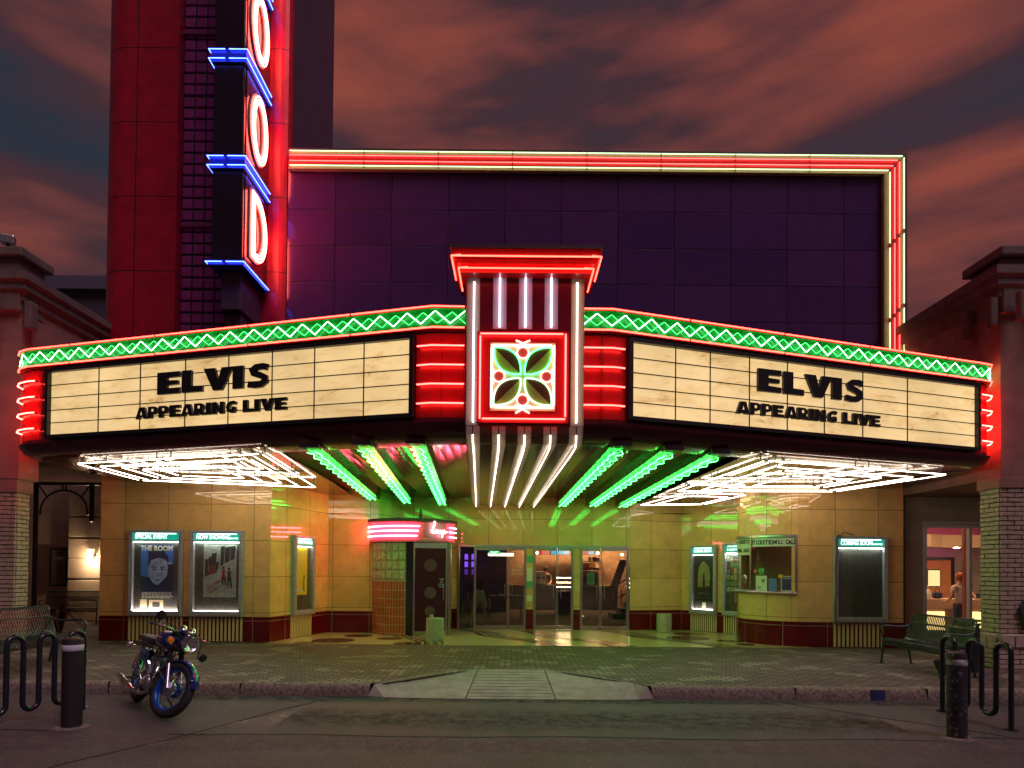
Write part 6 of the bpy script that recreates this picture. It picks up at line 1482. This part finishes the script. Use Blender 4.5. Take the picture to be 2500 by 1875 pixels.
def wheel(c, steered, nm):
    S = st if steered else (lambda p: Vector(p))
    def B(mb, name, mt, par, **k):
        mb.v = [S(p) for p in mb.v]; return mb.build(name, mt, par, **k)
    mb = MB(); R0 = .275; rt_ = .05
    mb.lathe([(R0+rt_*math.cos(a)*1.0, rt_*math.sin(a)*1.05) for a in [2*PI*i/12 for i in range(13)]], c, 48, M=RY)
    w_ = MB(); w_.lathe([(.218,-.020),(.226,-.036),(.242,-.042),(.242,.042),(.226,.036),(.218,.020),(.218,-.020)], c, 48, M=RY)
    o = B(w_, nm, rimb, mc, smooth=50)
    B(mb, 'tyre', rubber, o, smooth=60)
    hb_ = MB(); hb_.lathe([(0,-.062),(.045,-.062),(.048,-.05),(.03,-.035),(.03,.03),(.085,.032),(.088,.06),(.05,.066),(0,.066)], c, 24, M=RY); B(hb_, 'hub', alu, o, smooth=40)
    dr = MB(); dr.lathe([(0,-.064),(.06,-.066),(.09,-.05),(.092,-.02),(.0,-.02)], c, 24, M=RY); B(dr, 'brake_drum', P('drum_blue', (.006,.03,.2), .3), o, smooth=40)
    sp = MB()
    for k in range(36):
        a = 2*PI*k/36; s_ = 1 if k % 2 else -1; a2 = a+.5*(1 if (k//2) % 2 else -1)
        sp.tube([c+Vector((.045*math.cos(a2),s_*.045,.045*math.sin(a2))), c+Vector((.219*math.cos(a),s_*.004,.219*math.sin(a)))], .0022, 4)
    B(sp, 'spokes', chrome, o); return S
S = wheel(FW, True, 'front_wheel'); wheel(RWc, False, 'rear_wheel')
def MS(mb, name, mt, par=mc, **k):
    mb.v = [st(p) for p in mb.v]; return mb.build(name, mt, par, **k)
def fender(c, R_, a0, a1, w_, mt, name, steered):
    mb = MB(); n = 22; pr = [(-w_,-.022),(-w_*.85,-.006),(-w_*.4,.004),(0,.007),(w_*.4,.004),(w_*.85,-.006),(w_,-.022)]
    rows = []
    for i in range(n+1):
        a = math.radians(a0+(a1-a0)*i/n); rows.append([c+Vector(((R_+dz)*math.cos(a),yy,(R_+dz)*math.sin(a))) for yy, dz in pr])
    for i in range(n):
        for k in range(6): mb.face([rows[i][k],rows[i+1][k],rows[i+1][k+1],rows[i][k+1]])
    return MS(mb, name, mt, smooth=60) if steered else mb.build(name, mt, mc, smooth=60)
ff = fender(FW, .352, 12, 175, .055, bluem, 'front_fender', True); fender(RWc, .36, 10, 172, .065, chrome, 'rear_fender', False)
mb = MB()
for s in (-1,1):
    for a in (28, 150): mb.tube([FW+Vector((0,s*.07,0)), FW+Vector((.34*math.cos(math.radians(a)),s*.055,.34*math.sin(math.radians(a))))], .006, 5)
MS(mb, 'fender_stay', chrome)
for s in (-1,1):
    ax = FW+Vector((0,s*.085,0)); top = ax+axis*.62
    MS(MB().tube([ax, ax+axis*.30], .024, 12), 'fork_slider', alu, smooth=60)
    g = MB(); pts = []; rr = []
    for k in range(19): pts.append(ax+axis*(.30+.20*k/18)); rr.append(.034 if k % 2 else .025)
    g.tube(pts, rr, 12); MS(g, 'fork_gaiter', rubber)
    MS(MB().tube([ax+axis*.50, ax+axis*.66], .030, 12), 'fork_cover', bluem, smooth=60)
mb = MB(); mb.box(head_pt+axis*.03+Vector((.07,0,.02)), (.10,.24,.03), M=Matrix.Rotation(-rake,3,'Y')); mb.box(head_pt-axis*.13+Vector((.07,0,0)), (.10,.24,.035), M=Matrix.Rotation(-rake,3,'Y')); MS(mb, 'fork_yoke', dark, bevel=.008)
# headlight
hl = head_pt+Vector((.22,0,-.03)); MX = Matrix.Rotation(PI/2-.02, 3, 'Y')
o = MS(MB().lathe([(0,-.13),(.05,-.12),(.085,-.07),(.103,0),(.103,.03)], hl, 28, M=MX), 'headlight', bluem, smooth=60)
MS(MB().lathe([(.101,.028),(.112,.032),(.112,.048),(.099,.05)], hl, 28, M=MX), 'headlight_rim', chrome, o, smooth=50)
MS(MB().lathe([(0,.0),(.045,.012),(.09,.034),(.100,.046)], hl, 28, M=MX), 'reflector', P('reflector', (.75,.75,.8), .12, metal=1, bump=.8, bscale=22), o, smooth=60)
MS(MB().lathe([(.100,.046),(.075,.060),(0,.068)], hl, 28, M=MX), 'lens', GLASS('lens_glass', (.92,.92,1), 1.5, .03), o, smooth=60)
for s in (-1,1):
    g = head_pt+Vector((.11,s*.065,.125)); Mg = Matrix.Rotation(-.75, 3, 'Y')
    o = MS(MB().lathe([(0,-.06),(.045,-.055),(.052,0),(.048,.012)], g, 18, M=Mg), 'gauge', chrome, smooth=50); MS(MB().lathe([(0,.008),(.044,.008)], g, 18, M=Mg), 'gauge_face', blackm, o)
    sg = head_pt+Vector((.13,s*.17,-.05)); MS(MB().tube([sg-Vector((0,s*.09,0)), sg], .008), 'signal_stalk', chrome)
    o = MS(MB().lathe([(0,-.045),(.03,-.04),(.042,0),(.042,.005)], sg, 16, M=MX), 'turn_signal', chrome, smooth=50); MS(MB().lathe([(.041,.005),(.038,.018),(0,.024)], sg, 16, M=MX), 'signal_lens', amber, o, smooth=60)
# handlebar, grips, levers, mirrors
hbp = [(.0,-.38,.075),(.09,-.28,.085),(.12,-.19,.08),(.10,-.09,.06),(.10,.09,.06),(.12,.19,.08),(.09,.28,.085),(.0,.38,.075)]
hbp = [head_pt+Vector(p)-Vector((.06,0,0)) for p in hbp]
o = MS(MB().tube(hbp, .012, 10), 'handlebar', chrome, smooth=60)
for s, a, b in ((-1,0,1),(1,7,6)):
    MS(MB().tube([hbp[a], hbp[a]*.25+hbp[b]*.75], .018, 10), 'grip', rubber, o, smooth=60)
    lv = hbp[b]; MS(MB().tube([lv+Vector((.02,0,0)), lv+Vector((.06,s*.03,-.01)), lv+Vector((.01,s*.16,-.01))], .006), 'lever', chrome, o)
MS(MB().tube([hbp[1], hbp[1]+Vector((.0,-.01,.05)), hbp[1]+Vector((-.02,-.04,.10))], .009), 'mirror_stalk', chrome, o)
m_ = MB(); m_.lathe([(0,-.03),(.05,-.025),(.06,0),(.058,.008),(0,.008)], hbp[1]+Vector((-.02,-.05,.105)), 18, M=Matrix.Rotation(-PI/2,3,'Y') @ Matrix.Scale(1.0,3)); MS(m_, 'mirror', blackm, o, smooth=50)
MS(MB().tube([hbp[6], hbp[6]+Vector((.08,.0,-.08)), hbp[6]+Vector((.10,.0,-.22)), hbp[6]+Vector((.10,.04,-.25))], .008), 'mirror_stalk', blackm, o)
m_ = MB(); m_.lathe([(0,-.02),(.045,-.018),(.055,0),(0,.006)], hbp[6]+Vector((.10,.08,-.21)), 18, M=Matrix.Rotation(-PI/2,3,'Y')); MS(m_, 'mirror', blackm, o, smooth=50)
mb = MB(); rnd = random.Random(2)
for s in (-1,1): mb.tube([hbp[3 if s<0 else 4]+Vector((0,s*.15,.07)), head_pt+Vector((.16,s*.14,.10)), head_pt+Vector((.15,s*.07,-.10)), head_pt+Vector((.02,s*.03,-.22)), Vector((.15,s*.02,.62))], .006, 6); mb.tube([hbp[2 if s<0 else 5], head_pt+Vector((.20,s*.10,.03)), head_pt+Vector((.14,s*.05,-.16)), FW+axis*.30+Vector((0,s*.05,0))], .005, 6)
MS(mb, 'cables', rubber)
# tank, seat, side covers by lofted sections
def loft(secs, name, mt, n=20, par=mc):
    mb = MB(); rows = []
    for (x, zc_, hy, hz, pw) in secs:
        row = []
        for k in range(n):
            a = 2*PI*k/n; c_, s_ = math.cos(a), math.sin(a)
            row.append(Vector((x, hy*abs(c_)**pw*(1 if c_>=0 else -1), zc_+hz*abs(s_)**pw*(1 if s_>=0 else -1))))
        rows.append(row)
    for i in range(len(rows)-1):
        for k in range(n): mb.face([rows[i][k],rows[i][(k+1)%n],rows[i+1][(k+1)%n],rows[i+1][k]])
    mb.face(rows[0]); mb.face(rows[-1][::-1]); 
    bm = bmesh.new()
    o = mb.build(name, mt, par, smooth=None); bm.from_mesh(o.data); bmesh.ops.remove_doubles(bm, verts=bm.verts, dist=1e-5); bmesh.ops.recalc_face_normals(bm, faces=bm.faces); bm.to_mesh(o.data); bm.free()
    for p in o.data.polygons: p.use_smooth = True
    o.data.set_sharp_from_angle(angle=math.radians(60)); return o
tank = loft([(.315,.85,.05,.05,.8),(.30,.85,.095,.085,.8),(.22,.86,.128,.112,.75),(.10,.86,.135,.115,.75),(-.02,.84,.12,.10,.75),(-.12,.82,.085,.07,.8),(-.15,.81,.05,.04,.9)], 'fuel_tank', bluem)
MB().lathe([(0,.98),(.03,.978),(.033,.965),(.033,.955)], (.12,0,.01), 16).build('fuel_cap', chrome, tank, smooth=40)
for s in (-1,1):
    mb = MB(); mb.tube([(.24,s*.134,.885),(.08,s*.142,.885),(-.06,s*.12,.855)], .005); mb.build('tank_stripe', P('stripe_pink', (.75,.45,.55), .3), tank)
loft([(-.10,.80,.08,.03,.7),(-.16,.805,.11,.05,.7),(-.35,.80,.125,.055,.7),(-.60,.80,.125,.055,.7),(-.76,.815,.115,.05,.7),(-.82,.82,.09,.03,.7)], 'seat', vinyl)
for s in (-1,1):
    mb = MB(); mb.box((-.30,s*.12,.62),(.26,.03,.17)); mb.build('side_cover', bluem, mc, bevel=.025)
# frame
mb = MB()
for a, b in (((.33,0,.86),(.30,0,.62)),((.31,0,.66),(.18,0,.20)),((.18,0,.20),(-.22,0,.18)),((-.22,0,.18),(-.26,0,.70)),((.32,0,.80),(-.26,0,.72)),((-.26,.07,.72),(-.80,.10,.74)),((-.26,-.07,.72),(-.80,-.10,.74)),((-.24,.09,.33),(-.64,.09,.325)),((-.24,-.09,.33),(-.64,-.09,.325))): mb.tube([a,b], .016, 8)
mb.build('frame', blackm, mc, smooth=50)
# engine
mb = MB(); mb.box((.02,0,.33),(.36,.26,.20)); en = mb.build('engine', dark, mc, bevel=.035)
MB().lathe([(0,-.165),(.07,-.163),(.09,-.145),(.095,-.12)], (.08,0,.33), 24, M=RY).build('clutch_cover', alu, en, smooth=50)
MB().lathe([(0,.165),(.07,.163),(.09,.145),(.095,.12)], (.08,0,.33), 24, M=RY).build('clutch_cover', alu, en, smooth=50)
MB().lathe([(0,-.150),(.055,-.148),(.07,-.12)], (-.08,0,.35), 20, M=RY).build('gear_cover', chrome, en, smooth=50)
for s in (-1,1):
    mb = MB()
    for k in range(9): mb.box((.10+.006*k,s*.072,.46+.021*k),(.17-.003*k,.125,.009), M=Matrix.Rotation(.12,3,'Y'))
    mb.box((.13,s*.072,.55),(.11,.085,.2)); mb.build('cylinder_fins', alu, en)
    mb = MB(); mb.tube([(.20,s*.09,.58),(.30,s*.11,.54),(.32,s*.13,.40),(.24,s*.15,.24),(.08,s*.17,.19),(-.15,s*.18,.19)], .022, 10); ep = mb.build('exhaust_pipe', chrome, mc, smooth=60)
    MB().tube([(-.15,s*.18,.19),(-.22,s*.185,.195),(-.60,s*.20,.24),(-.86,s*.205,.28),(-.90,s*.205,.285)], [.022,.040,.045,.038,.028], 14).build('silencer', chrome, ep, smooth=60)
    sh_ = MB(); a = Vector((-.62,s*.12,.36)); b = Vector((-.50,s*.12,.72)); pts = [a+(b-a)*k/24 for k in range(25)]; sh_.tube(pts, [.030 if k % 2 else .020 for k in range(25)], 10); sh_.build('rear_shock', chrome, mc)
    sg = Vector((-.72,s*.22,.70)); MB().tube([sg-Vector((0,s*.13,0)), sg], .008).build('signal_stalk', chrome, mc); o = MB().lathe([(0,.05),(.03,.045),(.043,0),(.042,-.005)], sg, 16, M=MX).build('turn_signal', chrome, mc, smooth=50); MB().lathe([(.041,-.005),(.038,-.02),(0,-.026)], sg, 16, M=MX).build('signal_lens', amber, o, smooth=60)
    MB().tube([(-.02,s*.13,.26),(-.02,s*.25,.265)], .016, 8).build('footpeg', rubber, mc)
    MB().tube([(-.25,s*.16,.33),(-.25,s*.27,.335)], .014, 8).build('passenger_peg', rubber, mc)
MB().tube([(-.05,-.16,.34),(-.10,-.19,.42),(-.12,-.20,.50),(-.12,-.27,.505)], .010, 8).build('kick_start', chrome, mc, smooth=60)
for s in (-1,1): MB().lathe([(0,-.05),(.035,-.05),(.035,.05),(0,.05)], (-.02,s*.07,.60), 14, M=Matrix.Rotation(PI/2,3,'Y')).build('carburettor', alu, mc, smooth=50)
MB().lathe([(0,-.03),(.04,-.028),(.05,0),(.0,.0)], (-.90,0,.66), 16, M=Matrix.Rotation(PI/2,3,'Y')).build('tail_light', redl, mc, smooth=50)
MB().tube([(-.02,.12,.22),(.02,.27,.02),(.04,.30,.0)], .012, 8).build('side_stand', blackm, mc)
rd = Vector((.707,-.75,0))
mc.rotation_euler = (math.radians(-12), 0, math.radians(-47)); mc.location = (-4.40, 8.02, 0.005)
